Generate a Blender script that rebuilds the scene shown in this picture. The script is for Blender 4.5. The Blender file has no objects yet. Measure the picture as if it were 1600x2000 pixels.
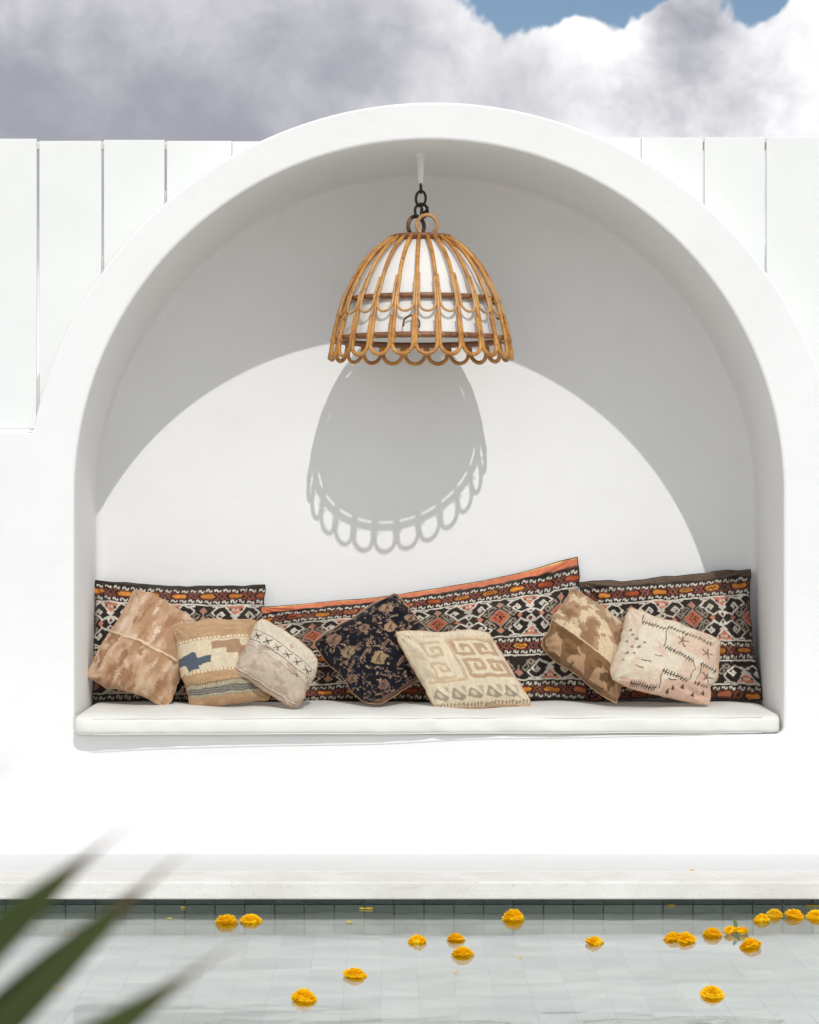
import bpy, bmesh, math, random
import numpy as np
from mathutils import Vector, Matrix

random.seed(7)
RNG = np.random.default_rng(11)
R = math.radians
SC = bpy.context.scene
COL = SC.collection

# ------------------------------------------------------------------ camera, sky, sun, exposure
CAM = Vector((-0.1667, -11.4, 1.4844))
F_PX = 5130.0                      # focal length in pixels of a 1600 x 2000 picture
cam_d = bpy.data.cameras.new('camera')
cam = bpy.data.objects.new('camera', cam_d); COL.objects.link(cam)
cam.location = CAM; cam.rotation_euler = (R(90), 0, 0)
cam_d.sensor_fit = 'VERTICAL'; cam_d.sensor_height = 36.0
cam_d.lens = 36.0 * F_PX / 2000.0
cam_d.shift_x = 37.0 / 2000.0
cam_d.clip_start = 0.05; cam_d.clip_end = 3000
cam_d.dof.use_dof = True; cam_d.dof.focus_distance = 11.75; cam_d.dof.aperture_fstop = 7.2
SC.camera = cam

SUN_TRAVEL = Vector((-0.19, 1.0, -0.9)).normalized()
to_sun = -SUN_TRAVEL
sun_d = bpy.data.lights.new('sun', 'SUN')
sun_d.energy = 2.0; sun_d.angle = R(0.5); sun_d.color = (1.0, 0.985, 0.955)
sun = bpy.data.objects.new('sun', sun_d); COL.objects.link(sun)
sun.rotation_euler = to_sun.to_track_quat('Z', 'Y').to_euler()
sun.location = (2, -12, 12)

vs = SC.view_settings
vs.view_transform = 'Standard'; vs.look = 'None'; vs.gamma = 1.0; vs.use_curve_mapping = False
vs.exposure = -0.13
SC.render.engine = 'CYCLES'
SC.cycles.max_bounces = 10; SC.cycles.diffuse_bounces = 6; SC.cycles.transparent_max_bounces = 12
SC.cycles.use_denoising = True
SC.cycles.caustics_reflective = True

world = bpy.data.worlds.new('World'); SC.world = world; world.use_nodes = True


class NG:
    """small helper for writing node trees as expressions"""
    def __init__(s, tree):
        s.t = tree; s.n = tree.nodes; s.l = tree.links
    def put(s, sock, v):
        if v is None: return
        if isinstance(v, bpy.types.NodeSocket): s.l.new(v, sock)
        else: sock.default_value = v
    def node(s, typ, out=0, ins=None, **attrs):
        nd = s.n.new(typ)
        for k, v in attrs.items(): setattr(nd, k, v)
        for k, v in (ins or {}).items(): s.put(nd.inputs[k], v)
        return nd.outputs[out] if out is not None else nd
    def m(s, op, a, b=None, c=None, clamp=False):
        nd = s.n.new('ShaderNodeMath'); nd.operation = op; nd.use_clamp = clamp
        s.put(nd.inputs[0], a); s.put(nd.inputs[1], b); s.put(nd.inputs[2], c)
        return nd.outputs[0]
    def vm(s, op, a, b=None):
        nd = s.n.new('ShaderNodeVectorMath'); nd.operation = op
        s.put(nd.inputs[0], a)
        if b is not None: s.put(nd.inputs[3 if op == 'SCALE' else 1], b)
        return nd.outputs[0]
    def mix(s, f, a, b):
        nd = s.n.new('ShaderNodeMix'); nd.data_type = 'RGBA'
        s.put(nd.inputs[0], f); s.put(nd.inputs[6], a); s.put(nd.inputs[7], b)
        return nd.outputs[2]
    def sstep(s, x, lo, hi, a=0.0, b=1.0):
        nd = s.n.new('ShaderNodeMapRange'); nd.interpolation_type = 'SMOOTHSTEP'
        s.put(nd.inputs[0], x); s.put(nd.inputs[1], lo); s.put(nd.inputs[2], hi)
        s.put(nd.inputs[3], a); s.put(nd.inputs[4], b)
        return nd.outputs[0]
    def noise(s, vec, scale, detail=4.0, rough=0.55, dist=0.0, out=0):
        return s.node('ShaderNodeTexNoise', out, {'Vector': vec, 'Scale': scale, 'Detail': detail,
                                                  'Roughness': rough, 'Distortion': dist})


def build_world():
    g = NG(world.node_tree); g.n.clear()
    out = g.node('ShaderNodeOutputWorld', None)
    sky = g.n.new('ShaderNodeTexSky'); sky.sky_type = 'NISHITA'; sky.sun_disc = False
    sky.sun_elevation = math.asin(to_sun.z)
    sky.sun_rotation = math.atan2(to_sun.x, to_sun.y)
    sky.air_density = 1.0; sky.dust_density = 0.1; sky.ozone_density = 2.2
    d = g.vm('NORMALIZE', g.node('ShaderNodeTexCoord', 0))
    sep = g.node('ShaderNodeSeparateXYZ', None, {0: d})
    x, y, z = sep.outputs
    warp = g.noise(d, 9.0, 5.0, 0.6, out=1)
    dw = g.vm('ADD', d, g.vm('SCALE', g.vm('SUBTRACT', warp, (0.5, 0.5, 0.5)), 0.05))
    n_big = g.noise(dw, 7.0, 6.0, 0.55)
    n_puff = g.noise(dw, 24.0, 8.0, 0.60)
    n_soft = g.noise(g.vm('MULTIPLY', dw, (1.0, 1.0, 1.8)), 11.0, 5.0, 0.5)
    swd = g.node('ShaderNodeSeparateXYZ', None, {0: dw}).outputs
    def blob(cx, cz, sx, sz):       # a cloud bank or gap around one direction of the sky
        a = g.m('DIVIDE', g.m('SUBTRACT', swd[0], cx), sx)
        b = g.m('DIVIDE', g.m('SUBTRACT', swd[2], cz), sz)
        q = g.m('ADD', g.m('MULTIPLY', a, a), g.m('MULTIPLY', b, b))
        e = g.m('EXPONENT', g.m('MULTIPLY', q, -1.0))
        return g.m('MULTIPLY', e, g.sstep(y, 0.2, 0.6))
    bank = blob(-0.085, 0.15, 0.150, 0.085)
    gap = blob(0.080, 0.1960, 0.048, 0.0230)
    gap2 = blob(0.141, 0.184, 0.008, 0.009)
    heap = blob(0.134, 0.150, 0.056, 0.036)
    knob = blob(0.077, 0.176, 0.010, 0.0075)
    tower = blob(0.1165, 0.181, 0.0115, 0.014)
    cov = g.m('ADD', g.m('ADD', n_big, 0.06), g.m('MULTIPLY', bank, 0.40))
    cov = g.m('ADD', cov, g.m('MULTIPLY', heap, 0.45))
    cov = g.m('ADD', cov, g.m('MULTIPLY', tower, 0.62))
    cov = g.m('ADD', cov, g.m('MULTIPLY', knob, 0.30))
    cov = g.m('SUBTRACT', cov, g.m('MULTIPLY', gap, 0.90))
    cov = g.m('SUBTRACT', cov, g.m('MULTIPLY', gap2, 0.42))
    cov = g.m('ADD', cov, g.m('MULTIPLY', g.m('SUBTRACT', n_puff, 0.5), 0.95))
    mask = g.sstep(cov, 0.47, 0.58)
    # grey shaded undersides against sunlit heads
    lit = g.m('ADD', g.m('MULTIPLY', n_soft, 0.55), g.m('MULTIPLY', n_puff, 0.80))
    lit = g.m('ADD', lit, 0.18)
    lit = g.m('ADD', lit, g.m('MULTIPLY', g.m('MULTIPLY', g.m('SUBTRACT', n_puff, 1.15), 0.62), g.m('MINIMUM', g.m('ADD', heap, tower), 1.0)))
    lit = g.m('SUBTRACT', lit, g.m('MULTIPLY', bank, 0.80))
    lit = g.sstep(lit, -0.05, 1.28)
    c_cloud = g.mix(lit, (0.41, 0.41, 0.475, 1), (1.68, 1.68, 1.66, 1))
    sky_c = g.vm('SCALE', sky.outputs[0], SKY_K)
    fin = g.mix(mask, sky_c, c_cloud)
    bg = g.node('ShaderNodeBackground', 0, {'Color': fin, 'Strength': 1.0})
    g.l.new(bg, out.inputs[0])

SKY_K = 0.08        # Nishita is physically bright
build_world()

# ------------------------------------------------------------------ helpers
def tag(o, label=None, cat=None, group=None, kind=None):
    if label: o['label'] = label
    if cat: o['category'] = cat
    if group: o['group'] = group
    if kind: o['kind'] = kind
    return o

def obj(name, data, mat=None, parent=None):
    o = bpy.data.objects.new(name, data); COL.objects.link(o)
    if mat is not None and data is not None and not data.materials: data.materials.append(mat)
    if parent is not None:
        o.parent = parent
        o.matrix_parent_inverse = Matrix.Translation(-parent.location) if parent.type == 'EMPTY' else Matrix()
    return o

def empty(name, loc):
    o = bpy.data.objects.new(name, None); COL.objects.link(o); o.location = loc
    o.empty_display_size = 0.1
    return o

def mesh(name, verts, faces, smooth=True):
    me = bpy.data.meshes.new(name)
    me.from_pydata([tuple(v) for v in verts], [], faces)
    me.update()
    if smooth: me.polygons.foreach_set('use_smooth', [True] * len(me.polygons))
    return me

class MB:
    def __init__(s): s.v = []; s.f = []
    def add(s, v, f):
        k = len(s.v); s.v += [tuple(p) for p in v]; s.f += [tuple(i + k for i in q) for q in f]; return s
    def box(s, a, b):
        x0, y0, z0 = a; x1, y1, z1 = b
        return s.add([(x0,y0,z0),(x1,y0,z0),(x1,y1,z0),(x0,y1,z0),(x0,y0,z1),(x1,y0,z1),(x1,y1,z1),(x0,y1,z1)],
                     [(3,2,1,0),(4,5,6,7),(0,1,5,4),(1,2,6,5),(2,3,7,6),(3,0,4,7)])
    def tube(s, pts, rad, sides=8, closed=False, caps=True):
        pts = [Vector(p) for p in pts]; n = len(pts)
        rads = rad if hasattr(rad, '__len__') else [rad] * n
        tang = []
        for i in range(n):
            if closed: t = pts[(i+1) % n] - pts[i-1]
            else: t = pts[min(i+1, n-1)] - pts[max(i-1, 0)]
            tang.append(t.normalized())
        ref = Vector((0, 0, 1)) if abs(tang[0].z) < 0.9 else Vector((1, 0, 0))
        nrm = (ref - tang[0] * ref.dot(tang[0])).normalized()
        v = []
        for i in range(n):
            nrm = nrm - tang[i] * nrm.dot(tang[i])
            nrm.normalize(); bi = tang[i].cross(nrm)
            for k in range(sides):
                a = 2 * math.pi * k / sides
                v.append(pts[i] + (nrm * math.cos(a) + bi * math.sin(a)) * rads[i])
        f = []
        for i in range(n if closed else n - 1):
            j = (i + 1) % n
            for k in range(sides):
                l = (k + 1) % sides
                f.append((i*sides+k, i*sides+l, j*sides+l, j*sides+k))
        if not closed and caps:
            f.append(tuple(range(sides))[::-1]); f.append(tuple((n-1)*sides + k for k in range(sides)))
        return s.add(v, f)
    def build(s, name, mat, parent=None, smooth=True):
        return obj(name, mesh(name, s.v, s.f, smooth), mat, parent)

def bevel_box(name, a, b, r, mat, parent=None, seg=2):
    bm = bmesh.new()
    mb = MB().box(a, b)
    vs_ = [bm.verts.new(v) for v in mb.v]
    for f in mb.f: bm.faces.new([vs_[i] for i in f])
    bmesh.ops.bevel(bm, geom=list(bm.edges), offset=r, segments=seg, profile=0.5, affect='EDGES')
    me = bpy.data.meshes.new(name); bm.to_mesh(me); bm.free()
    return obj(name, me, mat, parent)

def P(px, py, Y):
    """the point at depth Y that the photograph shows at pixel (px, py)"""
    s = (Y - CAM.y) / F_PX
    return Vector((CAM.x + (px - 763) * s, Y, CAM.z - (py - 1000) * s))

def on_level(px, py, z):
    dist = F_PX * (CAM.z - z) / (py - 1000)
    return Vector((CAM.x + (px - 763) * dist / F_PX, CAM.y + dist, z))

def lin(c):
    c = np.asarray(c, float) / 255.0
    return np.where(c <= 0.04045, c / 12.92, ((c + 0.055) / 1.055) ** 2.4)

def vnoise(x, y, seed=0):
    """smooth value noise on numpy arrays, 0..1"""
    rg = np.random.default_rng(seed); T = rg.random((64, 64))
    xi = np.floor(x).astype(int); yi = np.floor(y).astype(int)
    fx = x - xi; fy = y - yi
    fx = fx * fx * (3 - 2 * fx); fy = fy * fy * (3 - 2 * fy)
    a = T[xi % 64, yi % 64]; b = T[(xi + 1) % 64, yi % 64]
    c = T[xi % 64, (yi + 1) % 64]; d = T[(xi + 1) % 64, (yi + 1) % 64]
    return (a * (1 - fx) + b * fx) * (1 - fy) + (c * (1 - fx) + d * fx) * fy

def fbm(x, y, seed=0, oct=4):
    s = 0; a = 0.5; t = 0
    for k in range(oct):
        s = s + a * vnoise(x * 2**k, y * 2**k, seed + k); t += a; a *= 0.5
    return s / t

# ------------------------------------------------------------------ materials
def material(name):
    m = bpy.data.materials.new(name); m.use_nodes = True
    g = NG(m.node_tree)
    return m, g, g.n['Principled BSDF'], g.n['Material Output']

def mat_plain(name, col, rough=0.6, var=0.06, scale=6.0, bump=0.0, bscale=60.0, bdist=0.002, spec=0.3, metal=0.0):
    m, g, b, o = material(name)
    tc = g.node('ShaderNodeTexCoord', 3)
    n = g.noise(tc, scale, 5.0, 0.6)
    c1 = tuple(min(1, c * (1 + var)) for c in col) + (1,); c0 = tuple(c * (1 - var) for c in col) + (1,)
    g.put(b.inputs['Base Color'], g.mix(g.sstep(n, 0.3, 0.7), c0, c1))
    b.inputs['Roughness'].default_value = rough
    b.inputs['Specular IOR Level'].default_value = spec
    b.inputs['Metallic'].default_value = metal
    if bump:
        nb = g.noise(tc, bscale, 5.0, 0.65)
        g.put(b.inputs['Normal'], g.node('ShaderNodeBump', 0, {'Strength': bump, 'Distance': bdist, 'Height': nb}))
    return m

def mat_plaster(name, col=(0.83, 0.825, 0.82), grain=0.25):
    m, g, b, o = material(name)
    tc = g.node('ShaderNodeTexCoord', 3)
    big = g.noise(tc, 1.3, 5.0, 0.6); mid = g.noise(tc, 7.0, 6.0, 0.65, 0.6); fine = g.noise(tc, 120.0, 4.0, 0.6)
    trowel = g.noise(g.vm('MULTIPLY', tc, (1.0, 1.0, 2.4)), 3.4, 6.0, 0.55, 1.2)
    c = g.mix(g.sstep(big, 0.3, 0.7), tuple(v * 0.965 for v in col) + (1,), col + (1,))
    c = g.mix(g.m('MULTIPLY', g.sstep(mid, 0.52, 0.75), 0.16), c, (col[0]*0.86, col[1]*0.84, col[2]*0.80, 1))
    g.put(b.inputs['Base Color'], c)
    b.inputs['Roughness'].default_value = 0.85; b.inputs['Specular IOR Level'].default_value = 0.15
    h = g.m('ADD', g.m('MULTIPLY', trowel, 1.0), g.m('MULTIPLY', fine, 0.05))
    g.put(b.inputs['Normal'], g.node('ShaderNodeBump', 0, {'Strength': grain, 'Distance': 0.009, 'Height': h}))
    return m

M = {}
M['plaster'] = mat_plaster('white_plaster')
M['ledge'] = mat_plaster('ledge_render', (0.69, 0.685, 0.675), 0.3)

def mat_stone(name):
    m, g, b, o = material(name)
    tc = g.node('ShaderNodeTexCoord', 3)
    n = g.noise(tc, 3.0, 6.0, 0.65); s = g.noise(g.vm('MULTIPLY', tc, (0.25, 1, 2.0)), 14.0, 6.0, 0.7); sp = g.noise(tc, 90.0, 3.0, 0.7)
    c = g.mix(g.sstep(n, 0.35, 0.7), (0.66, 0.64, 0.60, 1), (0.76, 0.745, 0.71, 1))
    c = g.mix(g.m('MULTIPLY', g.sstep(s, 0.55, 0.75), 0.35), c, (0.45, 0.42, 0.37, 1))
    c = g.mix(g.m('MULTIPLY', g.sstep(sp, 0.60, 0.72), 0.5), c, (0.36, 0.33, 0.29, 1))
    g.put(b.inputs['Base Color'], c); b.inputs['Roughness'].default_value = 0.9
    g.put(b.inputs['Normal'], g.node('ShaderNodeBump', 0, {'Strength': 0.5, 'Distance': 0.004, 'Height': g.m('ADD', sp, s)}))
    return m
M['coping'] = mat_stone('coping_stone')
M['boards'] = mat_plain('white_painted_board', (0.79, 0.80, 0.785), 0.55, 0.015, 3.0, 0.15, 30, 0.002)
M['canvas'] = mat_plain('cream_canvas', (0.74, 0.73, 0.69), 0.85, 0.025, 5.0, 0.35, 420, 0.0008)
M['deck'] = mat_plain('pale_deck', (0.76, 0.71, 0.64), 0.8, 0.06, 2.0, 0.2, 40)
M['ground'] = mat_plain('dry_earth', (0.30, 0.25, 0.18), 0.95, 0.25, 0.6)
M['steel'] = mat_plain('dark_iron', (0.035, 0.027, 0.022), 0.55, 0.3, 60, 0.4, 200, 0.001)

def mat_tile(name, c0, c1):
    m, g, b, o = material(name)
    info = g.node('ShaderNodeObjectInfo', None)
    tc = g.node('ShaderNodeTexCoord', 3)
    n = g.noise(g.vm('ADD', tc, g.vm('SCALE', info.outputs['Location'], 7.0)), 22.0, 5.0, 0.65)
    f = g.m('ADD', g.m('MULTIPLY', info.outputs['Random'], 0.75), g.m('MULTIPLY', n, 0.35))
    g.put(b.inputs['Base Color'], g.mix(f, c0 + (1,), c1 + (1,)))
    b.inputs['Roughness'].default_value = 0.4
    return m
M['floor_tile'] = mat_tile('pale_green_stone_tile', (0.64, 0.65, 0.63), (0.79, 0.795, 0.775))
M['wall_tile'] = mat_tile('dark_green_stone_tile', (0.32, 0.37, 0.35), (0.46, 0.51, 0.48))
M['grout'] = mat_plain('grout', (0.46, 0.46, 0.38), 0.9, 0.12, 9)
M['grout_floor'] = mat_plain('floor_grout', (0.60, 0.61, 0.59), 0.9, 0.12, 9)

def mat_water(name):
    m, g, b, o = material(name)
    g.n.remove(b)
    tc = g.node('ShaderNodeTexCoord', 3)
    v = g.vm('MULTIPLY', tc, (0.75, 1.0, 1.0))
    swell = g.noise(v, 1.9, 2.0, 0.45, 0.4); rip = g.noise(v, 7.5, 2.0, 0.5, 0.6)
    h = g.m('ADD', g.m('MULTIPLY', swell, 1.0), g.m('MULTIPLY', rip, 0.10))
    nrm = g.node('ShaderNodeBump', 0, {'Strength': 1.0, 'Distance': 0.0048, 'Height': h})
    fr = g.node('ShaderNodeFresnel', 0, {'IOR': 1.333, 'Normal': nrm})
    gl = g.node('ShaderNodeBsdfAnisotropic', 0, {'Color': (0.97, 0.99, 0.98, 1), 'Roughness': 0.0, 'Normal': nrm})
    tr = g.node('ShaderNodeBsdfTransparent', 0, {'Color': (0.955, 0.975, 0.965, 1)})
    mx = g.node('ShaderNodeMixShader', 0, {0: fr, 1: tr, 2: gl})
    g.l.new(mx, o.inputs[0])
    return m
M['water'] = mat_water('pool_water')

def mat_rattan(name, c0, c1, c2):
    m, g, b, o = material(name)
    tc = g.node('ShaderNodeTexCoord', 3)
    n = g.noise(tc, 14.0, 4.0, 0.6); st = g.noise(g.vm('MULTIPLY', tc, (1, 1, 0.15)), 160.0, 3.0, 0.6)
    kn = g.noise(tc, 45.0, 2.0, 0.5)
    c = g.mix(g.sstep(n, 0.3, 0.7), c0 + (1,), c1 + (1,))
    c = g.mix(g.m('MULTIPLY', g.sstep(kn, 0.62, 0.72), 0.75), c, c2 + (1,))
    c = g.mix(g.m('MULTIPLY', st, 0.25), c, c2 + (1,))
    g.put(b.inputs['Base Color'], c); b.inputs['Roughness'].default_value = 0.38
    b.inputs['Specular IOR Level'].default_value = 0.5
    g.put(b.inputs['Normal'], g.node('ShaderNodeBump', 0, {'Strength': 0.3, 'Distance': 0.002, 'Height': st}))
    return m
M['rattan'] = mat_rattan('golden_rattan', (0.40, 0.15, 0.022), (0.66, 0.33, 0.075), (0.12, 0.04, 0.012))
M['rattan_dark'] = mat_rattan('brown_rattan', (0.20, 0.075, 0.03), (0.30, 0.12, 0.05), (0.06, 0.025, 0.012))
M['rattan_pale'] = mat_rattan('peeled_rattan', (0.50, 0.27, 0.09), (0.62, 0.36, 0.14), (0.2, 0.08, 0.03))
M['rattan_burnt'] = mat_rattan('burnt_rattan', (0.09, 0.04, 0.018), (0.16, 0.07, 0.03), (0.03, 0.015, 0.008))
M['shade'] = mat_plain('white_lamp_cloth', (0.80, 0.80, 0.77), 0.8, 0.02, 8, 0.2, 300, 0.0006)

def mat_fabric(name, weave=420.0, bump=0.5, rough=0.95):
    m, g, b, o = material(name)
    at = g.node('ShaderNodeAttribute', 0, attribute_name='dye')
    uv = g.node('ShaderNodeTexCoord', 2)
    tc = g.node('ShaderNodeTexCoord', 3)
    n = g.noise(tc, 220.0, 3.0, 0.7); n2 = g.noise(tc, 18.0, 4.0, 0.6)
    w = g.node('ShaderNodeTexWave', 1, {'Vector': uv, 'Scale': weave / 6.0, 'Distortion': 1.5, 'Detail': 2.0, 'Detail Scale': 3.0}, bands_direction='Y')
    k = g.m('ADD', g.m('MULTIPLY', n, 0.40), g.m('ADD', g.m('MULTIPLY', n2, 0.26), 0.68))
    g.put(b.inputs['Base Color'], g.vm('SCALE', at, k))
    b.inputs['Roughness'].default_value = rough; b.inputs['Specular IOR Level'].default_value = 0.1
    b.inputs['Sheen Weight'].default_value = 0.12
    h = g.m('ADD', g.m('MULTIPLY', w, 0.5), n)
    g.put(b.inputs['Normal'], g.node('ShaderNodeBump', 0, {'Strength': bump, 'Distance': 0.0022, 'Height': h}))
    return m
M['kilim'] = mat_fabric('woven_kilim', 420, 0.55)
M['fabric'] = mat_fabric('woven_cushion_cover', 360, 0.5)

# ------------------------------------------------------------------ ground, pool, ledge
LEDGE_Y = -0.853; WATER_Z = -0.111; FLOOR_Z = -0.232; POOL_NEAR = -6.4
PW_Y = LEDGE_Y + 0.135       # tiled pool wall stands back under the coping

gm = MB().add([(-900, -900, -0.62), (900, -900, -0.62), (900, 900, -0.62), (-900, 900, -0.62)], [(0, 1, 2, 3)])
tag(gm.build('ground', M['ground'], smooth=False), kind='structure')
tag(bevel_box('ledge', (-9, LEDGE_Y + 0.30, -0.60), (9, 0.4, 0.0), 0.006, M['ledge']), kind='structure')
cop = tag(bevel_box('pool_coping', (-9, LEDGE_Y, -0.072), (9, LEDGE_Y + 0.298, -0.0012), 0.007, M['coping'], seg=3), kind='structure')
# slight wobble of the hand-finished coping edge
tag(bevel_box('deck', (-9, -19, -0.60), (9, POOL_NEAR, 0.0), 0.01, M['deck']), kind='structure')

pw = tag(bevel_box('pool_wall', (-9, PW_Y + 0.012, -0.59), (9, LEDGE_Y + 0.2985, -0.0735), 0.002, M['grout']), kind='structure')
pf = tag(bevel_box('pool_floor', (-9, POOL_NEAR + 0.001, -0.59), (9, PW_Y + 0.0115, FLOOR_Z - 0.002), 0.002, M['grout_floor']), kind='structure')

def tile_mesh(name, sx, sy, sz, r):
    bm = bmesh.new()
    mb = MB().box((-sx/2, -sy/2, -sz/2), (sx/2, sy/2, sz/2))
    v = [bm.verts.new(p) for p in mb.v]
    for f in mb.f: bm.faces.new([v[i] for i in f])
    top = [e for e in bm.edges]
    bmesh.ops.bevel(bm, geom=top, offset=r, segments=1, affect='EDGES')
    me = bpy.data.meshes.new(name); bm.to_mesh(me); bm.free()
    return me

TW = 0.1215
M['shaded_tile'] = mat_tile('coping_shade_tile', (0.045, 0.062, 0.06), (0.085, 0.11, 0.10))  # shade under the coping put into the colour of the top tile row
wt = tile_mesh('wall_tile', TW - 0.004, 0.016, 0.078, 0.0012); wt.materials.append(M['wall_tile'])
wt2 = tile_mesh('waterline_tile', TW - 0.004, 0.016, 0.0355, 0.0012); wt2.materials.append(M['shaded_tile'])
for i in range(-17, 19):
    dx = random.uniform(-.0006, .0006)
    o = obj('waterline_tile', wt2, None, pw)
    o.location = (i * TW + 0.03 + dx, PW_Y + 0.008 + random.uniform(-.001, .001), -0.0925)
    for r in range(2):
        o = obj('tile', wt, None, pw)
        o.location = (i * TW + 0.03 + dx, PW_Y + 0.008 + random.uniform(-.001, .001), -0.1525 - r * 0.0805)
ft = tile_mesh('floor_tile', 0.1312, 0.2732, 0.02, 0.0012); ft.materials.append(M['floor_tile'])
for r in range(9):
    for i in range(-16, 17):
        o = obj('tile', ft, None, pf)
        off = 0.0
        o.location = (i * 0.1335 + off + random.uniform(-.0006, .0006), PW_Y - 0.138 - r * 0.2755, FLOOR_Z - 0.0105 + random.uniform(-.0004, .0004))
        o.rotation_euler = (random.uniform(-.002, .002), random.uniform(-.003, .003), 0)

w = MB().add([(-9, POOL_NEAR, WATER_Z), (9, POOL_NEAR, WATER_Z), (9, PW_Y + 0.006, WATER_Z), (-9, PW_Y + 0.006, WATER_Z)], [(0, 1, 2, 3)])
tag(w.build('water', M['water'], smooth=False), kind='structure')

# ------------------------------------------------------------------ niche wall
SEAT_Z = 0.52; DEPTH = 0.90
def niche_outline(cx, half, cz, zb, rc, n_arc=96):
    """closed loop: bottom corners rounded by rc, straight jambs, semicircular head; points and outward normals"""
    pts = []; nr = []
    def put(x, z, nx, nz): pts.append((x, z)); nr.append((nx, nz))
    for k in range(7):                                   # bottom left corner
        a = math.pi * 1.5 - (math.pi / 2) * k / 6
        put(cx - half + rc + rc * math.cos(a), zb + rc + rc * math.sin(a), math.cos(a), math.sin(a))
    for k in range(1, 12):
        put(cx - half, zb + rc + (cz - zb - rc) * k / 12, -1, 0)
    for k in range(n_arc + 1):
        a = math.pi - math.pi * k / n_arc
        put(cx + half * math.cos(a), cz + half * math.sin(a), math.cos(a), math.sin(a))
    for k in range(1, 12):
        put(cx + half, cz - (cz - zb - rc) * k / 12, 1, 0)
    for k in range(7):
        a = 0 - (math.pi / 2) * k / 6
        put(cx + half - rc + rc * math.cos(a), zb + rc + rc * math.sin(a), math.cos(a), math.sin(a))
    return np.array(pts), np.array(nr)

fo, fn = niche_outline(0.0, 1.54, 1.56, SEAT_Z, 0.03)
bo, bn = niche_outline(-0.001, 1.543, 1.515, SEAT_Z, 0.03)
RF = 0.014; RB = 0.035
rows = []
for k in range(5):
    a = math.pi / 2 * k / 4
    off = RF * (1 - math.sin(a)); y = RF * (1 - math.cos(a))
    q = fo + fn * off
    rows.append(np.c_[q[:, 0], np.full(len(q), y), q[:, 1]])
for k in range(1, 9):
    t = k / 9.0
    q = fo * (1 - t) + bo * t
    rows.append(np.c_[q[:, 0], np.full(len(q), RF + (DEPTH - RF - RB) * t), q[:, 1]])
for k in range(6):
    a = math.pi / 2 * k / 5
    q = bo - bn * RB * (1 - math.cos(a))
    rows.append(np.c_[q[:, 0], np.full(len(q), DEPTH - RB + RB * math.sin(a)), q[:, 1]])
n = len(fo); V = np.concatenate(rows); Fc = []
for i in range(len(rows) - 1):
    for k in range(n):
        l = (k + 1) % n
        Fc.append((i*n + k, i*n + l, (i+1)*n + l, (i+1)*n + k))
wall_root = empty('niche_wall', (0, 0, 0))
tag(wall_root, 'smooth white plastered wall with a deep arched seating niche above the pool ledge', 'wall')
lining = obj('niche_lining', mesh('niche_lining', V, Fc), M['plaster'], wall_root)
bw = rows[-1]
obj('niche_back', mesh('niche_back', bw, [tuple(range(n))], False), M['plaster'], wall_root)

# front face with the opening cut out; its top rises in an arched rim
OC = (0.022, 1.4866); OR = 1.767; SHOULDER = 1.822; WALL_T = 0.10
def outer_loop():
    a0 = math.asin((SHOULDER - OC[1]) / OR)
    pts = [(-9, 0.0), (-9, SHOULDER)]
    for k in range(121):
        a = math.pi - a0 - (math.pi - 2 * a0) * k / 120
        pts.append((OC[0] + OR * math.cos(a), OC[1] + OR * math.sin(a)))
    pts += [(9, SHOULDER), (9, 0.0)]
    return pts
bm = bmesh.new()
ol = [bm.verts.new((x, 0, z)) for x, z in outer_loop()]
il = [bm.verts.new(tuple(p)) for p in rows[0]]
es = [bm.edges.new((ol[i], ol[(i+1) % len(ol)])) for i in range(len(ol))] + [bm.edges.new((il[i], il[(i+1) % len(il)])) for i in range(len(il))]
bmesh.ops.triangle_fill(bm, use_beauty=True, use_dissolve=False, edges=es, normal=(0, -1, 0))
# keep only faces outside the opening
kill = [f for f in bm.faces if (lambda c: abs(c.x) < 1.53 and c.z > 0.54 and (c.z < 1.56 or math.hypot(c.x, c.z - 1.56) < 1.535))(f.calc_center_median())]
bmesh.ops.delete(bm, geom=kill, context='FACES_ONLY')
bmesh.ops.recalc_face_normals(bm, faces=bm.faces)
if sum(f.normal.y * f.calc_area() for f in bm.faces) > 0: bmesh.ops.reverse_faces(bm, faces=bm.faces)
# rim returns backwards with a softened edge
prof = [(0.0, 0.0), (0.003, 0.0009), (0.006, 0.003), (0.0085, 0.006), (0.0095, 0.010), (0.0095, WALL_T)]
cen = [(-1, 0)] * 2
loop_pts = outer_loop(); m_ = len(loop_pts)
def onorm(i):
    x, z = loop_pts[i]
    if i < 2: return Vector((-0.0 if i else -1, 1.0 if i else 0))
    if i >= m_ - 2: return Vector((0, 1)) if i == m_ - 2 else Vector((1, 0))
    return Vector((x - OC[0], z - OC[1])).normalized()
prev = ol
for off, y in prof[1:]:
    cur = []
    for i in range(m_):
        nn = onorm(i)
        cur.append(bm.verts.new((loop_pts[i][0] + nn.x * off, y, loop_pts[i][1] + nn.y * off)))
    for i in range(1, m_ - 2):
        f = bm.faces.new((prev[i], prev[i+1], cur[i+1], cur[i])); f.smooth = True
    prev = cur
me = bpy.data.meshes.new('wall_face'); bm.to_mesh(me); bm.free()
obj('wall_face', me, M['plaster'], wall_root)

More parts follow.
